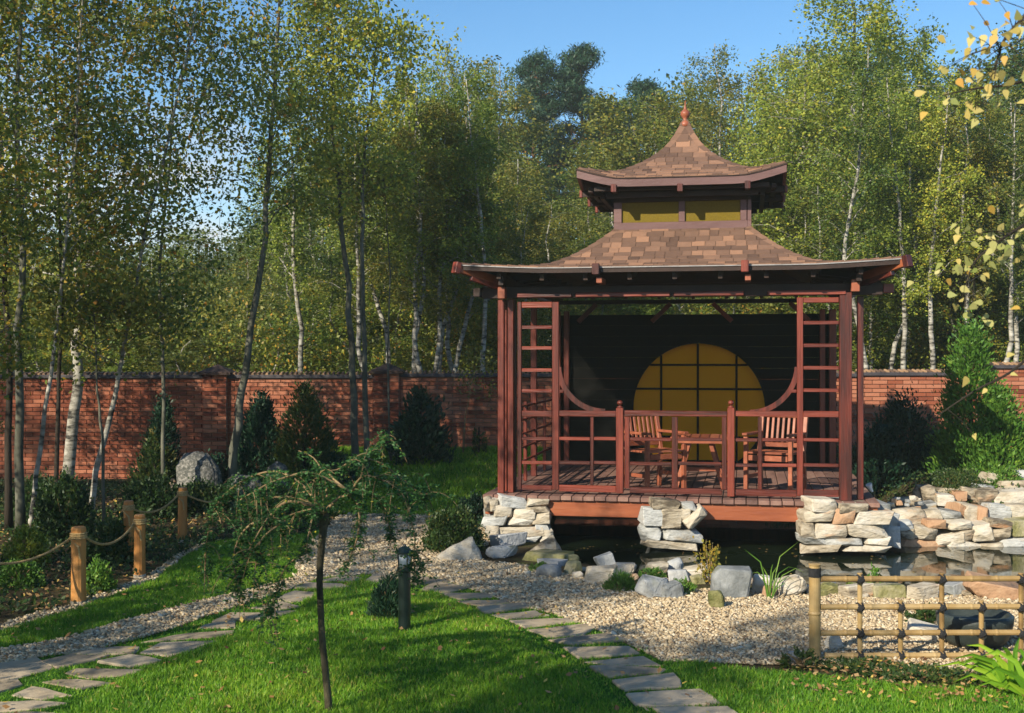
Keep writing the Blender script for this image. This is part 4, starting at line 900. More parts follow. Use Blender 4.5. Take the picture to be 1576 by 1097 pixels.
for (a, b, zt_) in ((315, 351, 1.66), (576, 615, 1.68), (1500, 1516, 1.80)):
    x0, x1 = wx(a), wx(b); p = bpy.data.objects.new('brick_pier', None); COL.objects.link(p); p.parent = wall
    MB().box(((x0 + x1) / 2, 0.1, zt_ / 2), (x1 - x0, 0.36, zt_)).build('pier_core', M_MORTAR, p)
    z = zt_ - BHT / 2; row = 0; pb = MB(); wp = x1 - x0
    while z > 0:
        cut = 0.62 if row % 2 else 0.38
        for xa, xb in ((x0, x0 + wp * cut), (x0 + wp * cut, x1)): pb.box(((xa + xb) / 2, -0.092, z), (xb - xa - .01, 0.03, BHT - .011), None, 0, rnd.random())
        pb.box((x0 - .012, .08, z), (0.02, 0.3, BHT - .011)); pb.box((x1 + .012, .08, z), (0.02, 0.3, BHT - .011)); z -= BHT; row += 1
    pb.build('pier_bricks', M_BRICK, p)['kind'] = 'stuff'
    xc = (x0 + x1) / 2; hw = wp / 2 + .07
    MB().add([(xc - hw, .1 - .27, zt_), (xc + hw, .1 - .27, zt_), (xc + hw, .1 + .27, zt_), (xc - hw, .1 + .27, zt_), (xc - hw, .1 - .27, zt_ + .04), (xc + hw, .1 - .27, zt_ + .04), (xc + hw, .1 + .27, zt_ + .04), (xc - hw, .1 + .27, zt_ + .04), (xc, .1, zt_ + .17)],
             [(3, 2, 1, 0), (0, 1, 5, 4), (1, 2, 6, 5), (2, 3, 7, 6), (3, 0, 4, 7), (4, 5, 8), (5, 6, 8), (6, 7, 8), (7, 4, 8)]).build('pier_cap', M_UNDER, p)
o = rest.build('bricks', M_BRICK, wall); o['kind'] = 'stuff'

# ------------------------------------------------------------------ rope fence
def rope_post(px, ytop, ybase, wpx, label):
    g = gnd(px, ybase); Y = g.y; h = (ybase - ytop) / F * Y; r = wpx / F * Y / 2
    t = empty('rope_fence_post', g, label, 'post', 'wooden posts of the rope fence')
    MB().tube([(0, 0, -0.05), (0, 0, h * .5), (0, 0, h - .015), (0, 0, h)], [r * 1.04, r, r, r * .85], 14).build('log', M_POST, t, smooth=False)
    MB().tube([(0, 0, -.002), (0, 0, 0.03)], r * 1.12, 14).build('footing', M_STONE, t)
    m = MB()
    for k in range(3): m.tube([((r + .004) * math.cos(a), (r + .004) * math.sin(a), h * .86 + k * .017) for a in np.linspace(0, 2 * math.pi, 13)], 0.009, 6, False)
    m.tube([(-r - .01, -.02, h * .86), (r * .4, -r - .01, h * .75), (r * .6, -r - .008, h * .6)], 0.008, 6)
    m.build('rope_wrap', M_ROPE, t); return g + Vector((0, 0, h * .86)), r
A_, ra = rope_post(121, 809, 928, 22, 'orange wooden post nearest the camera in the rope fence, by the yellow bush')
B_, rb_ = rope_post(215, 790, 887, 17, 'orange wooden post at the corner of the lawn, second in the rope fence')
C_, rc_ = rope_post(198, 769, 863, 15, 'darker wooden post standing just behind the second post of the rope fence')
D_, rd_ = rope_post(281, 748, 833, 14, 'farthest wooden post of the rope fence below the speckled boulder')
def rope(a, b, sag, label):
    pts = [a.lerp(b, t) - Vector((0, 0, sag * 4 * t * (1 - t))) for t in np.linspace(0, 1, 15)]; base = pts[0]
    m = MB().tube(pts, 0.0095, 6); # twisted strand
    for ph in (0, 3.14): m.tube([p + Vector((0, math.cos(i * 2.1 + ph), math.sin(i * 2.1 + ph))) * .0045 for i, p in enumerate([a.lerp(b, t) - Vector((0, 0, sag * 4 * t * (1 - t))) for t in np.linspace(0, 1, 60)])], 0.0075, 5)
    o = m.build('rope', M_ROPE, None, origin=base, top=True); tag(o, label, 'rope', 'ropes of the rope fence')
rope(gnd(-60, 965) + Vector((0, 0, .52)), A_ + Vector((-ra, 0, 0)), 0.12, 'sagging tan rope running out of the frame left of the first post')
rope(A_ + Vector((ra, 0, 0)), B_ + Vector((-rb_, 0, 0)), 0.11, 'sagging tan rope between the first and second orange posts')
rope(C_ + Vector((rc_, 0, 0)), D_ + Vector((-rd_, 0, 0)), 0.09, 'sagging tan rope between the rear post and the farthest post')
rope(D_ + Vector((rd_, 0, 0)), gnd(356, 826) + Vector((0, 0, .40)), 0.05, 'tan rope running right from the farthest post into the bushes')

# ------------------------------------------------------------------ bamboo fence
BY = 7.72
bf = empty('bamboo_fence', gnd(1254, 1003), 'low bamboo lattice fence with black ties in front of the pond', 'fence')
def bamboo(p0, p1, r, name, n=10, node=0.16):
    p0, p1 = Vector(p0), Vector(p1); L_ = (p1 - p0).length; pts = []; rr = []; k = max(1, int(L_ / node)); 
    for i in range(k + 1):
        t = i / k
        for dt, s in ((-.012, 1.0), (-.003, 1.13), (.003, 1.13), (.012, 1.0)):
            tt = t + dt / L_
            if 0 <= tt <= 1: pts.append(p0.lerp(p1, tt)); rr.append(r * s)
    if (pts[0] - p0).length > 1e-4: pts.insert(0, p0); rr.insert(0, r)
    if (pts[-1] - p1).length > 1e-4: pts.append(p1); rr.append(r)
    return MB().tube(pts, rr, n).build(name, M_BAMBOO, bf, origin=bf.location)
def bp(x, y, dy=0.0): return at(x, y, BY + dy)
o = bamboo(bp(1254, 1018), bp(1254, 866), 0.037, 'bamboo_post', 16, 0.3)
MB().tube([bp(1254, 886), bp(1254, 872)], 0.040, 16).build('tie', M_TIE, bf, origin=bf.location)
for i, (y, x0) in enumerate(((889.5, 1263), (932.5, 1263), (972.5, 1263), (1007.5, 1270))):
    bamboo(bp(x0, y, -.0), bp(1650, y - 1, -.0), 0.0185, 'bamboo_rail')
for i, x in enumerate((1323.5, 1386, 1449.5, 1510.5, 1571.5, 1634)):
    top = 880 if i % 2 == 0 else 922
    bamboo(bp(x, 1016, .034), bp(x, top, .034), 0.0165, 'bamboo_upright')
    for y in (889.5, 932.5, 972.5, 1007.5):
        if y < top: continue
        m = MB(); c = bp(x, y, .012)
        for a in (0.7, -0.7): 
            d = Vector((math.cos(a), 0, math.sin(a))); e = Vector((-math.sin(a), 0, math.cos(a)))
            for k in (-1, 0, 1): m.tube([c + e * (.009 * k) + d * (0.027 * math.cos(t)) + Vector((0, 0.037 * math.sin(t), 0)) for t in np.linspace(0, 2 * math.pi, 11)], 0.0062, 5, False)
        m.tube([c + Vector((0, -.03, 0)), c + Vector((.006, -.032, -.03))], .004, 5)
        m.build('tie', M_TIE, bf, origin=bf.location)

# ------------------------------------------------------------------ garden lights
g = gnd(622.5, 970); s = g.y / F
ll = empty('bollard_light', g, 'dark green garden bollard light with a pale glass band standing on the lawn', 'lamp')
MB().lathe((0, 0, 0), [(9.5 * s, -0.03), (9.5 * s, 92 * s), (11.5 * s, 94 * s), (11.5 * s, 98 * s)], 20).build('post', M_LAMPMETAL, ll, smooth=False)
MB().lathe((0, 0, 98.2 * s), [(8.5 * s, 0), (9.5 * s, 22 * s)], 20).build('glass', M_LAMPGLASS, ll, smooth=True)
MB().lathe((0, 0, 120.3 * s), [(13.5 * s, 0), (13.5 * s, 2.5 * s), (8 * s, 8 * s), (3 * s, 11 * s), (2 * s, 14 * s)], 20).build('cap', M_LAMPMETAL, ll)
for k in range(4): a = k * math.pi / 2 + .5; MB().tube([(10 * s * math.cos(a), 10 * s * math.sin(a), 98 * s), (10.6 * s * math.cos(a), 10.6 * s * math.sin(a), 120 * s)], .9 * s, 6).build('strut', M_LAMPMETAL, ll)
g = at(1345, 768, 12.6); sp_ = empty('spotlight', g, 'small white garden spotlight on a thin spike beside the right pavilion corner', 'lamp')
MB().tube([(0, 0, -.12), (0, 0, .06), (-.02, -.01, .1)], .006, 6).build('spike', M_LAMPMETAL, sp_)
MB().tube([(-.02, -.01, .09), (-.045, -.02, .125), (-.06, -.03, .16), (-.065, -.032, .17)], [.012, .022, .034, .034], 12).build('lamp_head', M_WHITE, sp_)
g = gnd(266, 762); orn = empty('spotlight', g, 'small pale garden light among the shaded shrubs near the speckled boulder', 'lamp')
MB().lathe((0, 0, 0), [(.03, 0), (.045, .05), (.03, .1), (.05, .14), (.05, .2), (.02, .25)], 12).build('lamp_head', M_STONE, orn)

# ------------------------------------------------------------------ trees
def lerp_path(P, t):
    P = np.asarray(P); n = len(P) - 1; f = np.clip(t, 0, 1) * n; i = np.minimum(f.astype(int), n - 1); w = (f - i)[:, None]; return P[i] * (1 - w) + P[i + 1] * w
def tree_geo(path, r0, crown0, crad, nbr, nleaf, lsize, seed, droop=0.3, rise=0.5, cluster=0.16, twig_r=0.35, shape='oval', rtop=0.12, strands=0, gap=0.0, forks=0, lean=(0, 0)):
    """path: trunk points (local). Returns trunk MB, leaf positions"""
    r = random.Random(seed); rng = np.random.default_rng(seed); mb = MB(); P = np.asarray(path, float); n = len(P)
    tt = np.linspace(0, 1, 3 * n); pts = lerp_path(P, tt)
    pts[1:-1] += rng.normal(size=(len(pts) - 2, 3)) * r0 * 0.25 * np.array([1, 1, 0])
    mb.tube([tuple(p) for p in pts], [r0 * (1 - (1 - rtop) * t) * (1.25 if t == 0 else 1) for t in tt], 8)
    H = P[-1][2] - P[0][2]; L = []; seglist = []
    for b in range(nbr):
        t = crown0 + (1 - crown0) * (b + r.random()) / nbr
        base = lerp_path(P, np.array([t]))[0]; k = (t - crown0) / (1 - crown0)
        if shape == 'oval': ln = crad * (0.35 + 0.9 * math.sin(math.pi * min(1, 0.12 + 0.83 * k) ** 0.8))
        elif shape == 'cone': ln = crad * (1.05 - k)
        else: ln = crad * (1.0 - 0.35 * k)
        ln *= r.uniform(.65, 1.2); az = r.uniform(0, 2 * math.pi); up = rise * (1.1 - 0.3 * k) + r.uniform(-.15, .25)
        d = np.array([math.cos(az) + lean[0], math.sin(az) + lean[1], up]); d /= np.linalg.norm(d)
        q = [base]; m = 5
        for i in range(1, m + 1):
            f = i / m; d2 = d + np.array([0, 0, -droop * f * f * 1.6]) + rng.normal(size=3) * .12; d2 /= np.linalg.norm(d2); q.append(q[-1] + d2 * ln / m)
        rb = max(0.006, r0 * (1 - (1 - rtop) * t) * twig_r); mb.tube([tuple(x) for x in q], [rb * (1 - .8 * i / m) for i in range(m + 1)], 5, False)
        q = np.array(q); seglist.append((q, ln))
        for sb in range(3):                                          # side twigs
            f = r.uniform(.3, .95); b0 = lerp_path(q, np.array([f]))[0]; dd = d + rng.normal(size=3) * .7; dd[2] -= droop * .6; dd /= np.linalg.norm(dd); l2 = ln * r.uniform(.25, .5)
            q2 = np.array([b0, b0 + dd * l2 * .5, b0 + dd * l2 + np.array([0, 0, -droop * l2 * .5])]); mb.tube([tuple(x) for x in q2], [rb * .4, rb * .28, rb * .12], 4, False); seglist.append((q2, l2))
    wts = np.array([s[1] for s in seglist]); cnt = (wts / wts.sum() * nleaf).astype(int)
    for (q, ln), c in zip(seglist, cnt):
        if c < 1: continue
        nc = max(1, int(c / 9)); f = 1 - np.abs(rng.normal(0, .38, nc)); ctr = lerp_path(q, np.clip(f, 0.05, 1)) + rng.normal(size=(nc, 3)) * ln * cluster
        if strands:                                                  # weeping strands
            j = rng.integers(0, nc, c); dn = rng.random(c) ** 1.0 * strands * (0.4 + .6 * rng.random(nc))[j]
            p = ctr[j] + rng.normal(size=(c, 3)) * np.array([.045, .045, .05]); p[:, 2] -= dn
        else:
            j = rng.integers(0, nc, c); p = ctr[j] + rng.normal(size=(c, 3)) * (0.085 + .02 * ln)
        L.append(p)
    return mb, (np.concatenate(L) if L else np.zeros((0, 3)))
def leafmesh(P, size, mat, seed, tone_mu=.45, tone_sd=.2, ub=0.4, patch=0.12, axis=None, aspect=.62):
    rng = np.random.default_rng(seed); V, Fq = leaf_quads(P, size, rng, ub, aspect, axis)
    pt = np.sin(P[:, 0] * 2.3 + seed) * np.sin(P[:, 1] * 2.1) * np.sin(P[:, 2] * 1.9 + seed * .7)
    return npmesh('crown', V, Fq, np.clip(rng.normal(tone_mu, tone_sd, len(P)) + patch * pt, 0, 1), mat)
def stem(H, seed, wob=0.03, n=6, lean=(0, 0)):
    r = random.Random(seed); x = y = 0; out_ = [(0, 0, -0.1)]
    for i in range(1, n + 1):
        x += r.gauss(0, wob) * H / n * 2 + lean[0] * H / n; y += r.gauss(0, wob) * H / n * 2 + lean[1] * H / n; out_.append((x, y, H * i / n))
    return out_
def make_proto(kind, seed, H=10.0):
    if kind == 'birch': mb, P = tree_geo(stem(H, seed, .035), .085, .2, 1.35, 34, 22000, .06, seed, .5, .9, .18, strands=.7)
    elif kind == 'slim': mb, P = tree_geo(stem(H, seed, .06), .055, .16, .95, 30, 16000, .06, seed, .4, 1.1, .2, strands=.4)
    elif kind == 'stemmy': mb, P = tree_geo(stem(H, seed, .05), .075, .42, .95, 24, 11000, .06, seed, .4, 1.1, .2, strands=.3)
    elif kind == 'bushy': mb, P = tree_geo(stem(H, seed, .05), .10, .10, 1.8, 44, 24000, .07, seed, .2, .7, .17)
    elif kind == 'weeping': mb, P = tree_geo(stem(H, seed, .02), .10, .12, 1.5, 62, 46000, .06, seed, .55, .95, .16, strands=.95)
    elif kind == 'pine':
        mb, P = tree_geo(stem(H, seed, .01), .16, .55, 1.7, 34, 3, .06, seed, .1, .35, .1, shape='cone')
        rng = np.random.default_rng(seed); r = random.Random(seed); C = []
        for b in range(46):
            k = (b + r.random()) / 46; z = H * (.55 + .47 * k); ln = 1.9 * (1.1 - k) ** .75 * r.uniform(.45, 1.1); az = r.uniform(0, 6.28)
            for f in (.45, .7, .9, 1.0): C.append((math.cos(az) * ln * f + r.gauss(0, .12), math.sin(az) * ln * f + r.gauss(0, .12), z + ln * f * .25 + r.gauss(0, .08)))
            if b % 2 == 0: mb.tube([(0, 0, z), (math.cos(az) * ln, math.sin(az) * ln, z + ln * .2)], [.04, .01], 5, False)
        C = np.array(C); j = rng.integers(0, len(C), 26000); P = C[j] + rng.normal(size=(26000, 3)) * np.array([.17, .17, .085])
    return mb, P
GROUPW = 'trees of the wood behind the brick wall'
PROTO = {}
def proto(kind, v, leaf, bark, size, aspect=.62, mu=.45):
    mb, P = make_proto(kind, 1000 + v * 13 + len(kind))
    tm = mb.mesh('trunk', bark, smooth=True); cm = leafmesh(P, size, leaf, v + 5, mu, aspect=aspect); PROTO[(kind, v)] = (tm, cm)
for v in range(4): proto('birch', v, [LEAF_Y, LEAF_O, LEAF_G, LEAF_G][v], M_BIRCH, .060)
for v in range(4): proto('slim', v, [LEAF_O, LEAF_G, LEAF_G, LEAF_Y][v], [M_BIRCH, M_BIRCH, M_GREYBARK, M_BIRCH][v], .060)
for v in range(3): proto('stemmy', v, [LEAF_O, LEAF_G, LEAF_Y][v], M_BIRCH, .058)
for v in range(3): proto('bushy', v, [LEAF_O, LEAF_D, LEAF_G][v], M_GREYBARK, .074)
proto('weeping', 0, LEAF_Y, M_BIRCH, .058, mu=.40)
proto('pine', 0, NEEDLE, M_PINEBARK, .15, .22); proto('pine', 1, NEEDLE, M_PINEBARK, .15, .22)
LBL = {('birch', 0): 'tall yellow green birch', ('birch', 1): 'tall olive brown birch', ('birch', 2): 'tall mid green birch', ('birch', 3): 'tall plain green birch',
       ('slim', 0): 'slender birch with thin olive crown', ('slim', 1): 'slender birch with thin green crown', ('slim', 2): 'slender grey stemmed tree', ('slim', 3): 'slender birch with yellowish crown',
       ('bushy', 0): 'broad leafy olive tree', ('bushy', 1): 'broad dark green tree', ('bushy', 2): 'broad leafy green tree'}
def zone(x, Y):
    px = x / Y * F + CX; row = 'close behind the wall' if Y < 25 else ('in mid wood' if Y < 34.5 else 'deep in the wood')
    z = ('left of the first brick pier' if px < 330 else 'between the two brick piers' if px < 595 else 'left of the pavilion roof' if px < 760 else 'behind the left pavilion half' if px < 1050 else 'behind the right pavilion half' if px < 1330 else 'right of the pavilion')
    return row, z
def place(kind, v, x, Y, H, wide=1.0, label=None, group=GROUPW, rz=None, z=0.0):
    tm, cm = PROTO[(kind, v)]; nm = {'stemmy': 'birch_tree', 'weeping': 'birch_tree', 'birch': 'birch_tree', 'slim': 'birch_tree', 'bushy': 'leafy_tree', 'pine': 'pine_tree'}[kind]
    t = empty(nm, (x, Y, z), label or ' '.join((LBL[(kind, v)],) + zone(x, Y)), {'pine': 'pine', 'bushy': 'tree'}.get(kind, 'birch'), group, rz if rz is not None else rnd.uniform(0, 6.28))
    t.scale = (wide, wide, H / 10.0)
    link('trunk', tm, t); link('crown', cm, t); return t
TOPX = [0, 80, 150, 300, 400, 470, 560, 640, 700, 760, 800, 850, 950, 1000, 1040, 1100, 1150, 1190, 1230, 1400, 1450, 1576]
TOPY = [260, 290, 310, 320, 290, 190, 110, 90, 45, 70, 120, 130, 195, 150, 45, 60, 110, 100, 0, 20, 60, 0]
rnd = random.Random(42)
def forest_row(n, Y0, Y1, kinds, dy, wide, lo=-60, hi=1640):
    for i in range(n):
        px = lo + (hi - lo) * (i + .5 + rnd.uniform(-.4, .4)) / n; Y = rnd.uniform(Y0, Y1); top = np.interp(px, TOPX, TOPY) + dy + rnd.uniform(-10, 45)
        H = (EYE + (HY - top) / F * Y) * 0.90; k = rnd.choice(kinds); place(k[0], k[1], (px - CX) / F * Y, Y, H, wide * rnd.uniform(.8, 1.15))
forest_row(30, 21.5, 25, [('slim', 0), ('slim', 1), ('slim', 2), ('slim', 3)], 170, .85)
forest_row(30, 25, 29, [('slim', 0), ('birch', 1), ('slim', 2), ('birch', 3), ('slim', 3), ('slim', 1)], 90, .95)
forest_row(30, 29, 34, [('birch', 0), ('birch', 1), ('birch', 2), ('birch', 3), ('bushy', 0)], 25, 1.1)
forest_row(24, 36, 42, [('birch', 1), ('birch', 3), ('bushy', 0), ('bushy', 1), ('bushy', 2)], 10, 1.35)
# named individuals
def ind(kind, v, px, top, Y, wide, label, rz=0.0): place(kind, v, (px - CX) / F * Y, Y, (EYE + (HY - top) / F * Y) * .94, wide, label, None, rz)
ind('pine', 0, 828, 66, 44, 1.0, 'left one of two dark pine tops standing above the wood against the sky')
ind('pine', 1, 893, 56, 45, 1.2, 'right and taller of two dark pine tops standing above the wood', 1.0)
ind('pine', 0, 995, 112, 46, 1.3, 'dark pine rising just left of the pavilion roof finial', 2.0)
ind('pine', 1, 935, 140, 47, 1.1, 'lower dark pine between the pine pair and the pavilion roof', 3.0)
ind('weeping', 0, 1308, -90, 24.5, 1.25, 'big yellow green weeping birch with white trunk right behind the pavilion', 0.4)
ind('weeping', 0, 1228, 45, 25.8, .95, 'yellow green birch directly left of the big weeping birch', 2.4)
ind('birch', 2, 1385, 10, 27, 1.1, 'green birch directly right of the big weeping birch', 1.1)
ind('birch', 1, 1085, 32, 31, 1.05, 'airy olive birch rising to the right of the roof finial', 2.0)
ind('birch', 1, 700, 35, 33, .75, 'thin crowned birch standing tallest in the middle of the wood', 0.0)
ind('birch', 3, 745, 60, 34, .7, 'pointed birch just right of the tallest thin birch', 1.0)
ind('birch', 0, 640, 92, 27, 1.0, 'golden yellow topped birch where the wood meets the sky left of centre', 1.7)
ind('weeping', 0, 590, 215, 24, .8, 'yellow green drooping birch behind the second brick pier', 3.1)
for k_, (px_, w_) in enumerate(((575, 20.4), (604, 20.6), (630, 20.3), (655, 20.5), (668, 20.9), (742, 20.3), (700, 21.2), (1340, 20.4), (1436, 20.3), (1532, 20.3), (1556, 20.8), (1392, 21.0), (645, 20.35), (690, 20.6), (470, 21.3), (1480, 20.8), (1360, 21.4))):
    place('stemmy', k_ % 3, (px_ - CX) / F * w_, w_, 6.0 + (k_ * 37 % 10) * .12, .8, 'white stemmed young birch at the coping of the brick wall, ' + zone((px_ - CX) / F * w_, w_)[1], 'white stems right behind the wall')
ind('bushy', 1, 1480, 110, 24, 1.0, 'dark leafy tree behind the right end of the brick wall', 0.0)
ind('bushy', 1, 1570, 60, 23, 1.0, 'dark leafy tree at the right edge of the frame behind the wall', 2.0)

# shrubs and undergrowth of the wood, one mass
def mass(name, n, fx, fy, fz, size, mat, label, seed, cat='undergrowth', clump=.22, per=60):
    rng = np.random.default_rng(seed); nc = n // per; y = fy(rng, nc); x = fx(rng, nc, y); z = fz(rng, nc, x, y); C = np.stack([x, y, z], 1)
    j = rng.integers(0, nc, n); P = C[j] + rng.normal(size=(n, 3)) * np.array([clump, clump, clump * .8]); P[:, 2] = np.abs(P[:, 2])
    V, Fq = leaf_quads(P, size, rng, .3); t = np.clip(rng.normal(.45, .2, n) + rng.normal(0, .14, nc)[j], 0, 1)
    o = link(name, npmesh(name, V, Fq, t, mat)); return tag(o, label, cat, kind='stuff')
mass('undergrowth', 70000, lambda g, n, y: g.uniform(-.47, .47, n) * y, lambda g, n: g.uniform(22, 28, n), lambda g, n, x, y: 3.3 * g.random(n) ** 1.2 + .2, .075, LEAF_O, 'olive undergrowth and young saplings just behind the brick wall', 51)
mass('undergrowth', 45000, lambda g, n, y: g.uniform(-.47, .47, n) * y, lambda g, n: g.uniform(21.6, 24, n), lambda g, n, x, y: 2.1 * g.random(n) ** .9 + .5, .06, LEAF_G, 'green leafy shrubs showing over the coping of the brick wall', 52)
def far_top(x, y): return EYE + (HY - (np.interp(x / y * F + CX, TOPX, TOPY) + 70)) / F * y
mass('distant_wood', 110000, lambda g, n, y: g.uniform(-.5, .5, n) * y, lambda g, n: g.uniform(43, 52, n), lambda g, n, x, y: far_top(x, y) * g.random(n) ** .8, .17, LEAF_D, 'dense dark wood closing off the view behind the birches', 53, 'wood', .5, 50)

# ---------------- trees inside the garden, on the left
def garden_tree(pts, Y, r0, bark, leaf, label, seed, crown0, crad, nbr, nleaf, lsize=.06, Hx=None, name='birch_tree', cat='birch', depthlean=0.0, mu=.5, **kw):
    nleaf = int(nleaf * .8); W_ = [at(x, y, Y) for x, y in pts]; b = W_[0].copy(); b.z = h1(b.x, b.y) - .05; W_[0] = b
    for i, w in enumerate(W_): w.y += depthlean * (w.z)
    if Hx: 
        d = (W_[-1] - W_[-2]).normalized(); W_.append(W_[-1] + d * Hx)
    t = empty(name, b + Vector((0, 0, .05)), label, cat, 'slender trees inside the garden wall')
    P = [tuple(w - t.location) for w in W_]
    mb, LP = tree_geo(P, r0, crown0, crad, nbr, nleaf, lsize, seed, twig_r=.32, **kw)
    mb.build('trunk', bark, t, smooth=True); link('crown', leafmesh(LP, lsize, leaf, seed, mu), t); return t
KW = dict(droop=.35, rise=.55, cluster=.2)
garden_tree([(32, 812), (30, 600), (35, 400), (25, 200), (38, -60)], 12.8, .055, M_GREYBARK, LEAF_G, 'grey stemmed birch nearest the left edge, its base beside a thinner stem', 301, .38, 1.05, 34, 9000, .058, 1.2, **KW)
garden_tree([(14, 800), (12, 560), (4, 300), (-8, 40)], 13.3, .045, M_DARKBARK, LEAF_G, 'dark stemmed tree at the very left edge of the frame', 302, .4, 1.0, 28, 7000, .058, 1.0, **KW)
garden_tree([(45, 812), (58, 720), (75, 600), (98, 400), (118, 200), (130, -60)], 13.0, .032, M_BIRCH, LEAF_G, 'thin leaning birch stem rising right of the grey stems', 303, .42, .9, 28, 6500, .058, 1.0, **KW)
garden_tree([(102, 752), (110, 660), (122, 540), (122, 400), (118, 200), (128, -80)], 15.0, .085, M_BIRCH, LEAF_G, 'thickest birch with white patched trunk in front of the sunlit bricks', 304, .42, 1.5, 40, 13000, .06, 1.5, **KW)
garden_tree([(134, 785), (150, 715), (175, 620), (186, 560), (218, 380), (262, 200), (300, 20)], 14.0, .040, M_BIRCH, LEAF_G, 'thin white birch leaning to the right in front of the bricks', 305, .42, 1.1, 34, 9000, .058, 1.0, **KW)
garden_tree([(357, 708), (366, 640), (378, 560), (400, 420), (415, 250), (425, 60), (430, -40)], 16.5, .066, M_GREYBARK, LEAF_G, 'leaning grey green trunk beside the speckled boulder', 306, .48, 1.25, 40, 10500, .062, .8, **KW)
garden_tree([(548, 688), (543, 600), (535, 450), (522, 320), (510, 180), (512, 60)], 17.5, .058, M_GREYBARK, LEAF_Y, 'left one of two close grey stems left of the second brick pier', 307, .45, 1.1, 34, 11000, .062, .8, **KW)
garden_tree([(564, 685), (561, 560), (557, 380), (560, 250), (575, 110)], 17.3, .045, M_GREYBARK, LEAF_Y, 'right one of two close grey stems left of the second brick pier', 308, .5, 1.0, 30, 9000, .062, .6, **KW)
garden_tree([(602, 690), (597, 560), (600, 420), (592, 300)], 17.9, .018, M_GREYBARK, LEAF_O, 'thin sapling stem in front of the second brick pier', 309, .5, .6, 16, 2500, .055, .3, **KW)
garden_tree([(250, 760), (252, 600), (245, 420), (262, 240), (270, 80)], 15.6, .03, M_GREYBARK, LEAF_G, 'thin grey sapling between the white birches and the boulder', 310, .35, 1.2, 34, 8000, .06, .5, **KW)
garden_tree([(84, 800), (88, 640), (96, 480), (90, 300), (84, 100)], 13.6, .03, M_DARKBARK, LEAF_G, 'thin dark stem between the white birches on the left', 311, .40, 1.0, 28, 6500, .058, 1.0, **KW)
garden_tree([(712, 690), (716, 640), (726, 585), (742, 540)], 18.4, .014, M_TWIG, LEAF_O, 'bare thin shrub stem against the bricks left of the pavilion', 312, .5, .35, 8, 500, .05, None, 'sapling', 'sapling', **KW)

garden_tree([(160, 770), (158, 680), (150, 600), (146, 500)], 13.6, .022, M_GREYBARK, LEAF_AUT, 'small tree with orange and yellow green leaves spreading over the left end of the wall', 313, .62, .85, 26, 5200, .06, .25, 'young_tree', 'tree', droop=.1, rise=.35, cluster=.2)
# trees to the left of and behind the camera, whose shade lies on the lawn
def shade_tree(x, y, H, label, seed, kind='bushy', v=0, wide=1.0): place(kind, v, x, y, H, wide, label, 'garden trees beside the photographer', seed)
shade_tree(-3.5, 2.3, 4.9, 'small leafy tree close to the viewpoint on the left, outside the picture', 15, 'bushy', 1, .48)
shade_tree(-6.2, 4.2, 6.4, 'birch beside the lawn left of the viewpoint, outside the picture', 1, 'birch', 2, 1.15)
shade_tree(-5.2, 0.6, 5.4, 'leafy tree left of the viewpoint, outside the picture', 2, 'bushy', 2, .8)
shade_tree(-8.6, 6.6, 6.8, 'birch beyond the rope fence, outside the picture', 3, 'birch', 0, 1.1)
shade_tree(-3.4, -2.2, 5.6, 'leafy tree behind the viewpoint, outside the picture', 4, 'bushy', 0, .75)
shade_tree(-10.5, 10.5, 7.0, 'birch at the end of the planting bed, outside the picture', 5, 'slim', 0, 1.2)
shade_tree(-1.2, -1.8, 4.4, 'slender birch behind the viewpoint, outside the picture', 6, 'slim', 1, .9)

shade_tree(-5.3, 10.4, 7.4, 'birch added unseen past the left frame edge to shade the pavilion side', 7, 'birch', 2, .85)  # added out of view to keep the sun off the back screen
shade_tree(-6.2, 9.4, 10.6, 'dense bushy tree added unseen left of the frame to shade the pavilion side', 14, 'bushy', 1, .92)  # added too, tall enough to block sun entering the open left side
shade_tree(-9.2, 14.8, 6.6, 'birch outside the frame between the rope fence and the wall', 10, 'slim', 1, 1.1)
shade_tree(-7.6, 16.2, 4.6, 'small birch outside the frame close to the wall', 12, 'slim', 1, 1.0)
shade_tree(-14.6, 12.0, 7.2, 'broad tree far outside the frame on the left', 13, 'bushy', 2, .9)
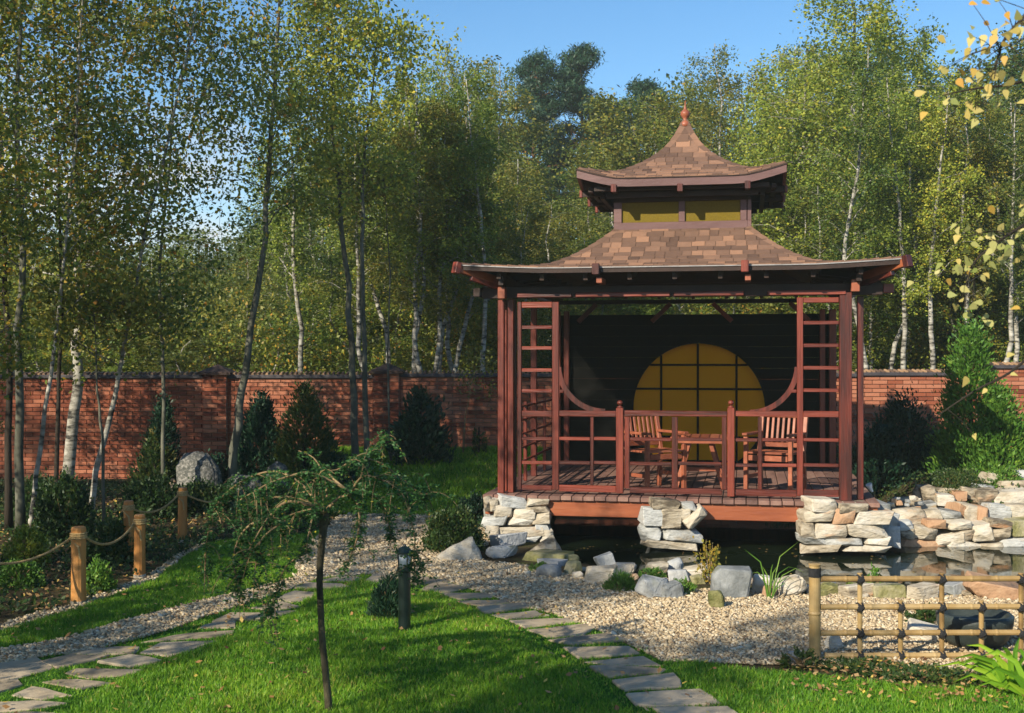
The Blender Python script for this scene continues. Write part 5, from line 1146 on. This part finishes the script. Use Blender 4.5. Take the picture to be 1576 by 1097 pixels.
# ------------------------------------------------------------------ conifers and shrubs
def cone_bush(px, ytop, ybase, wpx, Y, label, mat, n, size, seed, name='thuja', cat='thuja', bulge=.35, ub=-.8, twist=0.3, trunk=True, zb=None):
    g = at(px, ybase, Y); zb = h1(g.x, Y) if zb is None else zb; ztop = EYE - (ytop - HY) / F * Y; H = ztop - zb; R = wpx / F * Y / 2
    t = empty(name, (g.x, Y, zb), label, cat, 'conifers and shrubs of the garden')
    rng = np.random.default_rng(seed); nc = n // 26
    k = 1 - rng.random(nc) ** .62; az = rng.uniform(0, 6.28, nc)
    rad = R * np.clip((1 - k) ** (.55 + bulge * .6) * (.55 + bulge + .5 * np.minimum(1, k * 5)), 0, 1.15) * (1 - .38 * rng.random(nc) ** 1.6) * (1 + .12 * np.sin(az * 3 + k * 9 + seed))
    C = np.stack([rad * np.cos(az), rad * np.sin(az), k * H * .97], 1)
    j = rng.integers(0, nc, n); out_ = np.stack([np.cos(az), np.sin(az), np.full(nc, 1.3)], 1)[j]
    P = C[j] + rng.normal(size=(n, 3)) * np.array([R * .15, R * .15, R * .16]) * (.6 + .8 * rng.random(nc))[j][:, None]; P[:, 2] = np.maximum(P[:, 2], 0.01)
    V, Fq = leaf_quads(P, size, rng, 0, .4, axis=out_ * 1.2, jitter=.6); tone = np.clip(rng.normal(.45, .18, n) + rng.normal(0, .18, nc)[j], 0, 1)
    link('foliage', npmesh('foliage', V, Fq, tone, mat), t)
    if trunk: MB().tube([(0, 0, -.05), (0, 0, H * .85)], [R * .09 + .01, .01], 6).build('trunk', M_DARKBARK, t)
    return t
cone_bush(1494, 476, 722, 92, 14.6, 'tall bright green cone shaped thuja before the right part of the wall', THUJA, 15000, .055, 401, bulge=.35)
cone_bush(1540, 585, 735, 92, 14.4, 'lower bright green thuja leaning on the tall one at the right edge', THUJA, 9000, .055, 402, bulge=.5)
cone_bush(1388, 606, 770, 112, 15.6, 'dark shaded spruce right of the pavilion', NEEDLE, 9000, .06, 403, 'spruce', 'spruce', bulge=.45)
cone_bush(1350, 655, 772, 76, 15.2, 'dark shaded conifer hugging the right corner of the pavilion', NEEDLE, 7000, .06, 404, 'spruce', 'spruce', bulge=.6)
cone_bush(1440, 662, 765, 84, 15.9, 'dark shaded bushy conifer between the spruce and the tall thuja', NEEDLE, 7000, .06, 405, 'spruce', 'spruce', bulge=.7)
cone_bush(470, 585, 712, 82, 17.0, 'broad dark green thuja before the wall right of the leaning trunk', LEAF_D, 8000, .065, 406, bulge=.6)
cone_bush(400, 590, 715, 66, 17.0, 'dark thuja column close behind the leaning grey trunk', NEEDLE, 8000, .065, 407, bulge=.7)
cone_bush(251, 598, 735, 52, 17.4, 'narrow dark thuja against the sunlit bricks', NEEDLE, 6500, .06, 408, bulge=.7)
cone_bush(238, 660, 745, 60, 16.9, 'loose green shrub at the foot of the narrow dark thuja', LEAF_D, 3500, .06, 416, 'shrub', 'shrub', bulge=.8)
cone_bush(648, 592, 690, 84, 17.9, 'small dark green pine standing before the wall right of the second pier', NEEDLE, 4200, .095, 409, 'young_pine', 'pine', bulge=.15)
cone_bush(737, 648, 690, 22, 18.4, 'tiny green shrub against the wall left of the pavilion', LEAF_D, 700, .05, 417, 'shrub', 'shrub', bulge=.6)
def mound(px, ybase, wpx, hpx, label, mat, n, size, seed, name='shrub', cat='shrub', base=0.0, Y=None, flat=1.0, axisz=.9, jit=.9, aspect=.5):
    if Y is None: g = gnd(px, ybase, base)
    else: g = at(px, ybase, Y); g.z = h1(g.x, Y) if base == 0 else base
    Y = g.y; R = wpx / F * Y / 2; H = hpx / F * Y; Y += R * .7
    t = empty(name, (g.x, Y, g.z), label, cat, 'conifers and shrubs of the garden'); rng = np.random.default_rng(seed); nc = max(12, n // 22)
    d = unit(rng.normal(size=(nc, 3))); d[:, 2] = np.abs(d[:, 2]); q = (.72 + .28 * rng.random(nc))[:, None] * (1 + .13 * np.sin(d[:, :1] * 7 + seed) * np.cos(d[:, 1:2] * 6))
    C = d * q * np.array([R, R * .85, H]); j = rng.integers(0, nc, n)
    P = C[j] + rng.normal(size=(n, 3)) * np.array([R * .1, R * .1, H * .1]); P[:, 2] = np.maximum(P[:, 2], .005)
    V, Fq = leaf_quads(P, size, rng, 0, aspect, axis=(d[j] + np.array([0, 0, axisz])) * .9, jitter=jit); tone = np.clip(rng.normal(.45, .18, n) + rng.normal(0, .15, nc)[j], 0, 1)
    link('foliage', npmesh('foliage', V, Fq, tone, mat), t)
    m = MB(); r = random.Random(seed)
    for k in range(7): a = r.uniform(0, 6.28); m.tube([(0, 0, -.02), (R * .3 * math.cos(a), R * .3 * math.sin(a), H * .45), (R * .65 * math.cos(a), R * .6 * math.sin(a), H * .72)], [.012, .008, .003], 5)
    m.build('stems', M_TWIG, t); return t
mound(1482, 750, 90, 42, 'clipped round dwarf conifer above the rockery', LEAF_D, 7000, .028, 501, Y=13.5, aspect=.4)
mound(1556, 735, 60, 34, 'low green shrub at the right edge above the rockery', THUJA, 3000, .03, 502, Y=13.7)
mound(696, 852, 92, 66, 'low dark green juniper left of the pointed boulder', LEAF_D, 9000, .034, 503, 'juniper', 'juniper')
mound(730, 812, 60, 48, 'small dark shrub between the juniper and the left pier', NEEDLE, 4000, .04, 504)
mound(598, 953, 62, 60, 'small dark dwarf pine beside the bollard light', NEEDLE, 5000, .045, 505, 'dwarf_pine', 'pine', jit=.5, aspect=.16)
mound(956, 911, 50, 28, 'round cushion of fine green grass beside the faceted boulder', THUJA, 2600, .035, 506, 'grass_cushion', 'plant', jit=.5, aspect=.14)
mound(1004, 892, 46, 16, 'low strip of green moss plant among the pond rocks', THUJA, 1500, .03, 507, 'ground_plant', 'plant', jit=.6, aspect=.2)
mound(1052, 915, 44, 26, 'loose green weed beside the grey wedge rock', THUJA, 800, .035, 508, 'ground_plant', 'plant', aspect=.25)
mound(830, 880, 40, 12, 'flat green moss patch left of the oval boulder', THUJA, 700, .03, 509, 'ground_plant', 'plant', aspect=.3)
mound(32, 872, 66, 58, 'yellow green round bush at the left edge below the birch stems', LEAF_Y, 5000, .034, 510)
mound(88, 835, 88, 95, 'arching fern like bush in the shade under the thick birch', LEAF_D, 6000, .05, 511)
mound(148, 912, 50, 46, 'small bright green bush right of the nearest rope fence post', THUJA, 2200, .034, 512)
mound(165, 868, 70, 60, 'dark green shrub between the rope fence posts', LEAF_D, 4000, .045, 513)
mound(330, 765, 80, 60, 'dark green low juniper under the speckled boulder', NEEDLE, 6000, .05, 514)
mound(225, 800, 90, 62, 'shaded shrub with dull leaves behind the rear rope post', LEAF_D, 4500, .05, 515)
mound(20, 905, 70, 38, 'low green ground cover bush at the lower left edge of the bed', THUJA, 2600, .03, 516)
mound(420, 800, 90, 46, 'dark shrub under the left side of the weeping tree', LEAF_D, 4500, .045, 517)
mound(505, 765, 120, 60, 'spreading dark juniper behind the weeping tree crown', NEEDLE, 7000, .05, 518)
mound(1400, 780, 70, 30, 'shaded leafy plant on the bank right of the pavilion', LEAF_D, 2200, .04, 519, Y=13.3)
mound(1320, 913, 40, 16, 'bright green moss cushion at the water behind the fence', LEAF_Y, 900, .022, 520, 'ground_plant', 'plant')
mound(1350, 916, 36, 40, 'bright green leafy pond plant behind the second fence bay', THUJA, 500, .04, 521, 'pond_plant', 'plant')
mound(1440, 780, 30, 34, 'tuft of light green grass among the rockery stones', THUJA, 500, .07, 522, 'grass_tuft', 'grass tuft', Y=13.0, jit=.3, aspect=.1)
mound(300, 772, 120, 44, 'dark evergreen shrub hiding the foot of the large speckled boulder', LEAF_D, 6500, .045, 530, Y=14.9)
mound(395, 770, 90, 36, 'dark low shrub before the flat grey rock', NEEDLE, 4500, .045, 531, Y=14.7)
mound(60, 790, 110, 60, 'dark undergrowth shrub at the foot of the left birch stems', LEAF_D, 6000, .05, 532, Y=14.3)
mound(1432, 962, 60, 26, 'dark leafy sprig leaning over the stone basin behind the fence', LEAF_D, 900, .035, 533, 'pond_plant', 'plant')
# ground cover below the bamboo fence
mound(1340, 1040, 150, 9, 'sprawling dark green ground cover at the foot of the bamboo fence', LEAF_D, 1900, .030, 523, 'ground_cover', 'plant')
mound(1450, 1056, 150, 15, 'thicker mixed ground cover right of the fence middle', LEAF_D, 1900, .030, 524, 'ground_cover', 'plant')
mound(1240, 1030, 70, 26, 'thin trailing plant at the foot of the bamboo post', LEAF_D, 600, .028, 525, 'ground_cover', 'plant')
mound(1575, 1064, 110, 26, 'dark leafy ground cover behind the strap leaves in the corner', LEAF_D, 3000, .03, 526, 'ground_cover', 'plant')

def blades(px, ybase, specs, label, mat, name='grass_tuft', cat='grass tuft', w=.012, Y=None):
    g = gnd(px, ybase); t = empty(name, g, label, cat); m = MB(); s = g.y / F
    for (dx, dy, bend) in specs:
        tip = Vector((dx * s, random.Random(dx).uniform(-.12, .12), dy * s)); mid = Vector((tip.x * (.35), tip.y * .4, tip.z * (.75 + bend * .2)))
        pts = [Vector((dx * s * .06, 0, 0)), Vector((0, 0, 0)).lerp(mid, .6) + Vector((0, 0, tip.z * .06 * 0)), mid, mid.lerp(tip, .55) + Vector((0, 0, bend * .05)), tip]; vs = []; fs = []
        for i, p in enumerate(pts):
            d = (pts[min(i + 1, 4)] - pts[max(i - 1, 0)]).normalized(); sd = d.cross(Vector((0, 1, .3))).normalized() * w * (.8, 1, .9, .6, .05)[i] / 2
            vs += [p - sd, p + Vector((0, .003, 0)), p + sd]
        for i in range(4): a = 3 * i; fs += [(a, a + 1, a + 4, a + 3), (a + 1, a + 2, a + 5, a + 4)]
        m.add(vs, fs, random.Random(dx * 3 + 1).uniform(.3, .9))
    m.build('blade_clump', mat, t); return t
blades(1184, 922, [(-38, 78, 0), (-24, 40, .5), (-10, 52, 0), (4, 58, .3), (20, 50, .3), (52, 88, 0), (40, 28, 1), (58, 40, 1), (-16, 30, .5), (10, 35, 0), (28, 20, 1), (-5, 22, .2), (46, 46, .6)], 'tall arching grass tuft on the pond edge left of the bamboo post', THUJA, w=.011)
rs = random.Random(8)
blades(1560, 1068, [(-100, 62, .6), (-84, 40, .9), (-96, 22, .9), (-62, 70, .5), (-70, 30, 1), (-40, 52, .8), (-52, 12, 1), (-28, 80, .2), (-10, 66, .4), (14, 60, .6), (30, 40, .8), (-88, 50, .8), (-30, 30, .9), (8, 30, .7), (-110, 36, .8), (22, 82, .2)], 'clump of long bright green strap leaves in the lower right corner', GRASSM, 'strap_leaf_clump', 'plant', w=.034)
blades(1592, 1075, [(-90, 40, 1), (-70, 60, .9), (-50, 30, 1), (-30, 72, .6), (-60, 15, 1), (-98, 20, .8), (-12, 50, .3)], 'second clump of strap leaves cut by the right frame edge', GRASSM, 'strap_leaf_clump', 'plant', w=.034)

# small red leaved shrub among the pond rocks
g = gnd(1098, 905); sh = empty('red_leaved_shrub', g, 'small thin shrub with red and green leaves among the pond rocks', 'shrub'); m = MB(); rng = np.random.default_rng(61); LP = []
for k in range(9):
    tip = np.array([rng.normal(.01, .09), rng.normal(0, .06), rng.uniform(.25, .46)]); m.tube([(0, 0, 0), tuple(tip * .5 + rng.normal(size=3) * .015), tuple(tip)], [.006, .004, .002], 5)
    f = rng.uniform(.35, 1.05, 40)[:, None]; LP.append(tip * f + rng.normal(size=(40, 3)) * .03)
m.build('stems', M_TWIG, sh); link('foliage', leafmesh(np.concatenate(LP), .035, LEAF_O, 61, .7), sh)

# low plants of the left bed, fallen leaves
def bedmask(x, y): return ~inpoly(x, y, TURF) & ~inpoly(x, y, GRAV_A)
rng = np.random.default_rng(71)
def scatter_xy(n, x0, x1, y0, y1): return rng.uniform(x0, x1, n), rng.uniform(y0, y1, n)
x, y = scatter_xy(60000, -8.5, -1.0, 9.0, 18.5); k = bedmask(x, y) & ~inpoly(x, y, MOUND) & (np.abs(x) < .46 * y); nf = np.sin(x * 1.9 + 2) * np.sin(y * 1.7) + .25 * np.sin(x * 7) * np.sin(y * 6); k &= nf > rng.uniform(-1, .5, len(x)); x, y = x[k], y[k]
P = np.stack([x, y, hgt(x, y) + rng.uniform(.01, .10, len(x))], 1); V, Fq = leaf_quads(P, .042, rng, -.7, .55)
tag(link('ground_cover', npmesh('ground_cover', V, Fq, rng.random(len(P)) * .9, LEAF_D)), 'low green ground cover in the shaded planting bed on the left', 'ground cover', kind='stuff')
x, y = scatter_xy(14000, 3.9, 8.0, 12.9, 19); k = (hgt(x, y) > .1); x, y = x[k], y[k]
P = np.stack([x, y, hgt(x, y) + rng.uniform(.01, .12, len(x))], 1); V, Fq = leaf_quads(P, .042, rng, -.7, .55)
tag(link('ground_cover', npmesh('ground_cover', V, Fq, rng.random(len(P)) * .9, LEAF_D)), 'ground cover on the raised bank at the right', 'ground cover', kind='stuff')
def fallen(n, polyfun, size, label, zoff, seed):
    rng = np.random.default_rng(seed); x, y = polyfun(rng, n); z = hgt(x, y) + zoff + rng.uniform(0, .012, len(x)); P = np.stack([x, y, z], 1); m_ = len(P)
    s = size * rng.uniform(.6, 1.5, m_)[:, None]; a = rng.uniform(0, 6.28, m_); A = np.stack([np.cos(a), np.sin(a), rng.normal(0, .25, m_)], 1); B = np.stack([-np.sin(a), np.cos(a), rng.normal(0, .25, m_)], 1)
    V = np.stack([P - A * s * .5, P + B * s * .33, P + A * s * .5 + [0, 0, .008], P - B * s * .33 + [0, 0, .004]], 1).reshape(-1, 3)
    tag(link('fallen_leaves', npmesh('fallen_leaves', V, np.arange(4 * m_).reshape(-1, 4), np.clip(rng.normal(.6, .28, m_), 0, 1), DEADLEAF)), label, 'fallen leaves', kind='stuff')
def f_lawn(g, n): x = g.uniform(-5, 4.5, n); y = g.uniform(5.5, 12.5, n); k = inpoly(x, y, TURF); return x[k], y[k]
def f_bed(g, n): x = g.uniform(-8, -1.5, n); y = g.uniform(9, 18, n); k = bedmask(x, y); return x[k], y[k]
def f_corner(g, n): 
    p = pxpoly([(1180, 1020), (1640, 1020), (1640, 1097), (1250, 1075)]); q = np.array(p); x = g.uniform(q[:, 0].min(), q[:, 0].max(), n); y = g.uniform(q[:, 1].min(), q[:, 1].max(), n); k = inpoly(x, y, p); return x[k], y[k]
fallen(1500, f_lawn, .034, 'scattered yellow and brown leaves fallen on the lawn and path', .03, 81)
fallen(9000, f_bed, .042, 'brown leaf litter on the shaded bed at the left', .02, 82)
fallen(800, f_corner, .028, 'dry leaves gathered round the foot of the bamboo fence', .03, 83)
# leaves floating on the pond
x = rng.uniform(.6, 7, 150); y = rng.uniform(11, 12.8, 150); k = inpoly(x, y, POND); x, y = x[k], y[k]
P = np.stack([x, y, np.full(len(x), -.046)], 1); a = rng.uniform(0, 6.28, len(x)); A = np.stack([np.cos(a), np.sin(a), 0 * a], 1) * .016; B = np.stack([-np.sin(a), np.cos(a), 0 * a], 1) * .011
tag(link('floating_leaves', npmesh('floating_leaves', np.stack([P - A, P + B, P + A, P - B], 1).reshape(-1, 3), np.arange(4 * len(x)).reshape(-1, 4), rng.random(len(x)), DEADLEAF)), 'small leaves floating on the dark pond water', 'fallen leaves', kind='stuff')

# ------------------------------------------------------------------ weeping tree in front
WYD = 6.58
wt = empty('weeping_tree', gnd(505, 1097), 'small weeping tree grafted on a thin bare stem, standing alone on the front lawn', 'tree')
def cw(pt, dy): return at(300 + pt[0] / 2.5105, 660 + pt[1] / 2.5105, WYD + dy)
tr = MB(); tp = [(520, 1120), (514, 1040), (505, 930), (492, 800), (485, 690), (481, 600), (484, 520), (490, 430), (498, 350), (503, 300)]
tr.tube([cw(p, 0) + Vector((rnd.uniform(-.003, .003), 0, 0)) for p in tp], [.023, .021, .0195, .0185, .018, .018, .019, .021, .024, .025], 12)
WB = [([(495, 320), (560, 262), (600, 245), (510, 190), (430, 165), (330, 190), (270, 215), (175, 270)], (-.05, -.35), .014),
      ([(600, 245), (520, 170), (560, 150), (630, 100), (690, 80), (740, 15)], (-.05, .3), .010),
      ([(600, 245), (650, 180), (740, 200), (810, 260), (830, 330)], (-.05, -.25), .010),
      ([(630, 100), (720, 130), (800, 190), (880, 250), (915, 250)], (.2, .35), .008),
      ([(500, 315), (470, 300), (400, 265), (250, 265), (170, 320)], (0, .35), .012),
      ([(500, 315), (440, 290), (350, 280), (280, 340), (210, 370), (165, 430), (150, 520), (180, 640)], (0, -.3), .014),
      ([(600, 250), (630, 290), (635, 360), (620, 440), (570, 560)], (-.05, -.2), .014),
      ([(500, 320), (460, 330), (440, 400), (430, 470)], (0, -.2), .010),
      ([(350, 350), (260, 420), (235, 520), (225, 660)], (-.3, -.35), .007),
      ([(440, 470), (350, 530), (305, 655), (270, 720)], (.1, .2), .007),
      ([(640, 190), (650, 140)], (-.1, -.1), .006), ([(280, 340), (200, 480), (180, 560)], (-.15, -.3), .006),
      ([(830, 330), (850, 420), (845, 500), (860, 590)], (-.25, -.25), .007), ([(430, 240), (380, 250), (300, 300), (200, 330)], (.1, .4), .008),
      ([(500, 315), (540, 280), (620, 230), (700, 260), (740, 330), (760, 420)], (0, .3), .010),
      ([(480, 290), (400, 200), (300, 160), (180, 200), (90, 280), (50, 400), (40, 545)], (0, .45), .010),
      ([(510, 260), (500, 180), (460, 110), (400, 80)], (0, .25), .009),
      ([(500, 300), (430, 310), (350, 340), (330, 400)], (0, .2), .008)]
brs = MB(); LP = []; AX = []; rng = np.random.default_rng(91)
def smooth_path(P, k=4):
    P = np.array(P, float); out_ = []
    for i in range(len(P) - 1):
        p0, p1, p2, p3 = P[max(i - 1, 0)], P[i], P[i + 1], P[min(i + 2, len(P) - 1)]
        for t in np.arange(k) / k: out_.append(.5 * ((2 * p1) + (-p0 + p2) * t + (2 * p0 - 5 * p1 + 4 * p2 - p3) * t ** 2 + (-p0 + 3 * p1 - 3 * p2 + p3) * t ** 3))
    out_.append(P[-1]); return np.array(out_)
def pinnate(base, d, ln, n):
    """a compound leaf: pairs of leaflets along a short stalk"""
    for i in range(n):
        p = base + d * ln * (i + 1) / n; sd = np.cross(d, [0, 0, 1.0]); sd /= (np.linalg.norm(sd) + 1e-6)
        for s_ in (-1, 1): LP.append(p + sd * s_ * .010 + rng.normal(size=3) * .003); AX.append(sd * s_ + d * .5)
for pts, (d0, d1), r0 in WB:
    W_ = [cw(p, d0 + (d1 - d0) * i / (len(pts) - 1)) for i, p in enumerate(pts)]; S = smooth_path([tuple(w) for w in W_], 5)
    brs.tube([tuple(s) for s in S], list(np.linspace(r0 * .75, max(.0022, r0 * .25), len(S))), 7)
    L_ = np.linalg.norm(np.diff(S, axis=0), axis=1).sum(); nl = int(L_ * 135)
    for k in range(nl):
        f = rng.random() ** .7; p = lerp_path(S, np.array([f]))[0]; d = rng.normal(size=3) * np.array([1, 1, .5]) + np.array([0, 0, -.45]); d /= np.linalg.norm(d); pinnate(p, d, rng.uniform(.03, .055), 4)
    for k in range(max(3, int(L_ * 19))):                            # fine hanging twigs with leaves
        f = rng.uniform(.3, 1); p = lerp_path(S, np.array([f]))[0]; d = rng.normal(size=3) * .5 + np.array([0, 0, .1]); ln = rng.uniform(.08, .26); q = [p]
        for i in range(4): d = d + np.array([0, 0, -.45]); d /= np.linalg.norm(d); q.append(q[-1] + d * ln / 4)
        brs.tube([tuple(z) for z in q], [.003, .0025, .002, .0016, .001], 4, False); q = np.array(q)
        for j in range(int(ln * 45)):
            p2 = lerp_path(q, np.array([rng.random()]))[0]; d2 = rng.normal(size=3) + np.array([0, 0, -.3]); d2 /= np.linalg.norm(d2); pinnate(p2, d2, rng.uniform(.025, .05), 4)
tr.build('trunk', M_STEMB, wt, origin=wt.location, smooth=True)
brs.build('branches', M_TWIG, wt, origin=wt.location, smooth=True)
LP = np.array(LP) - np.array(wt.location); V, Fq = leaf_quads(LP, .019, rng, 0, .5, axis=np.array(AX) * 2, jitter=.5)
tn = np.clip(rng.normal(.45, .22, len(LP)), 0, .92); tn[rng.random(len(LP)) < .008] = 1
link('crown', npmesh('crown', V, Fq, tn, LEAF_W), wt)

# ------------------------------------------------------------------ golden leaves hanging close on the right
def spray(label, pts, Y, n, size, seed, spread, mat=LEAF_GOLD, mu=.5):
    W_ = [np.array(at(x, y, Y)) for x, y in pts]; S = smooth_path(W_, 5); rng = np.random.default_rng(seed)
    t = empty('leafy_branch', tuple(S[0]), label, 'branch', 'golden branches hanging in at the right'); mb = MB(); mb.tube([tuple(s - S[0]) for s in S], list(np.linspace(.008, .002, len(S))), 6)
    f = rng.random(n) ** .8; P = lerp_path(S, f) + rng.normal(size=(n, 3)) * spread
    for p, ff in zip(P[::2], f[::2]): b = lerp_path(S, np.array([max(0, ff - .08)]))[0]; mb.tube([tuple(b - S[0]), tuple((b + p) / 2 - S[0] + [0, 0, .01]), tuple(p - S[0])], [.002, .0015, .001], 4, False)
    mb.build('twigs', M_DARKBARK, t); s = size * rng.uniform(.7, 1.2, n)[:, None]
    a = unit(rng.normal(size=(n, 3)) * np.array([1, .5, 1]) + [0, 0, -.6]); nr = unit(rng.normal(size=(n, 3)) * .7 + [-.3, -1.0, .3]); b = unit(np.cross(a, nr)); a = np.cross(nr, b)
    ring = [(-.46, 0), (-.36, .24), (-.12, .36), (.18, .24), (.62, 0), (.18, -.24), (-.12, -.36), (-.36, -.24)]
    V = np.stack([(P - S[0]) + a * s * u_ + b * s * v_ + nr * s * (.42 * abs(v_) - .22 * u_ * u_) for u_, v_ in ring], 1).reshape(-1, 3)
    link('foliage', npmesh('foliage', V, np.arange(8 * n).reshape(-1, 8), np.clip(rng.normal(mu, .25, n), 0, 1), mat), t)
spray('golden birch branch hanging in at the right edge at mid height', [(1640, 300), (1575, 345), (1530, 375), (1495, 410), (1485, 470)], 5.0, 80, .042, 95, np.array([.09, .12, .08]))
spray('golden leafed branch hanging in at the upper right corner', [(1650, -60), (1590, 10), (1545, 60), (1530, 120)], 4.2, 90, .038, 96, np.array([.10, .12, .10]), mu=.7)
spray('thin trailing branch with few yellow leaves right of the upper roof', [(1660, 90), (1570, 125), (1500, 135), (1450, 145)], 4.6, 22, .038, 97, np.array([.05, .1, .05]), mu=.7)
spray('loose low twig with yellow leaves hanging before the tall thuja', [(1650, 470), (1570, 560), (1500, 600), (1440, 640)], 5.0, 12, .04, 98, np.array([.1, .1, .1]), mu=.8)

# ------------------------------------------------------------------ thin autumn haze
hz = bpy.data.materials.new('autumn_haze'); hz.use_nodes = True; hn = hz.node_tree; hn.nodes.clear()
ho = hn.nodes.new('ShaderNodeOutputMaterial'); hv = hn.nodes.new('ShaderNodeVolumePrincipled'); hv.inputs['Density'].default_value = 0.0016; hv.inputs['Color'].default_value = (0.85, 0.95, 0.82, 1); hv.inputs['Anisotropy'].default_value = 0.2
hn.links.new(hv.outputs[0], ho.inputs['Volume'])
tag(MB().box((0, 22, 8.5), (120, 90, 21)).build('haze', hz), 'thin pale autumn haze in the air of the garden and wood', 'haze', kind='stuff')
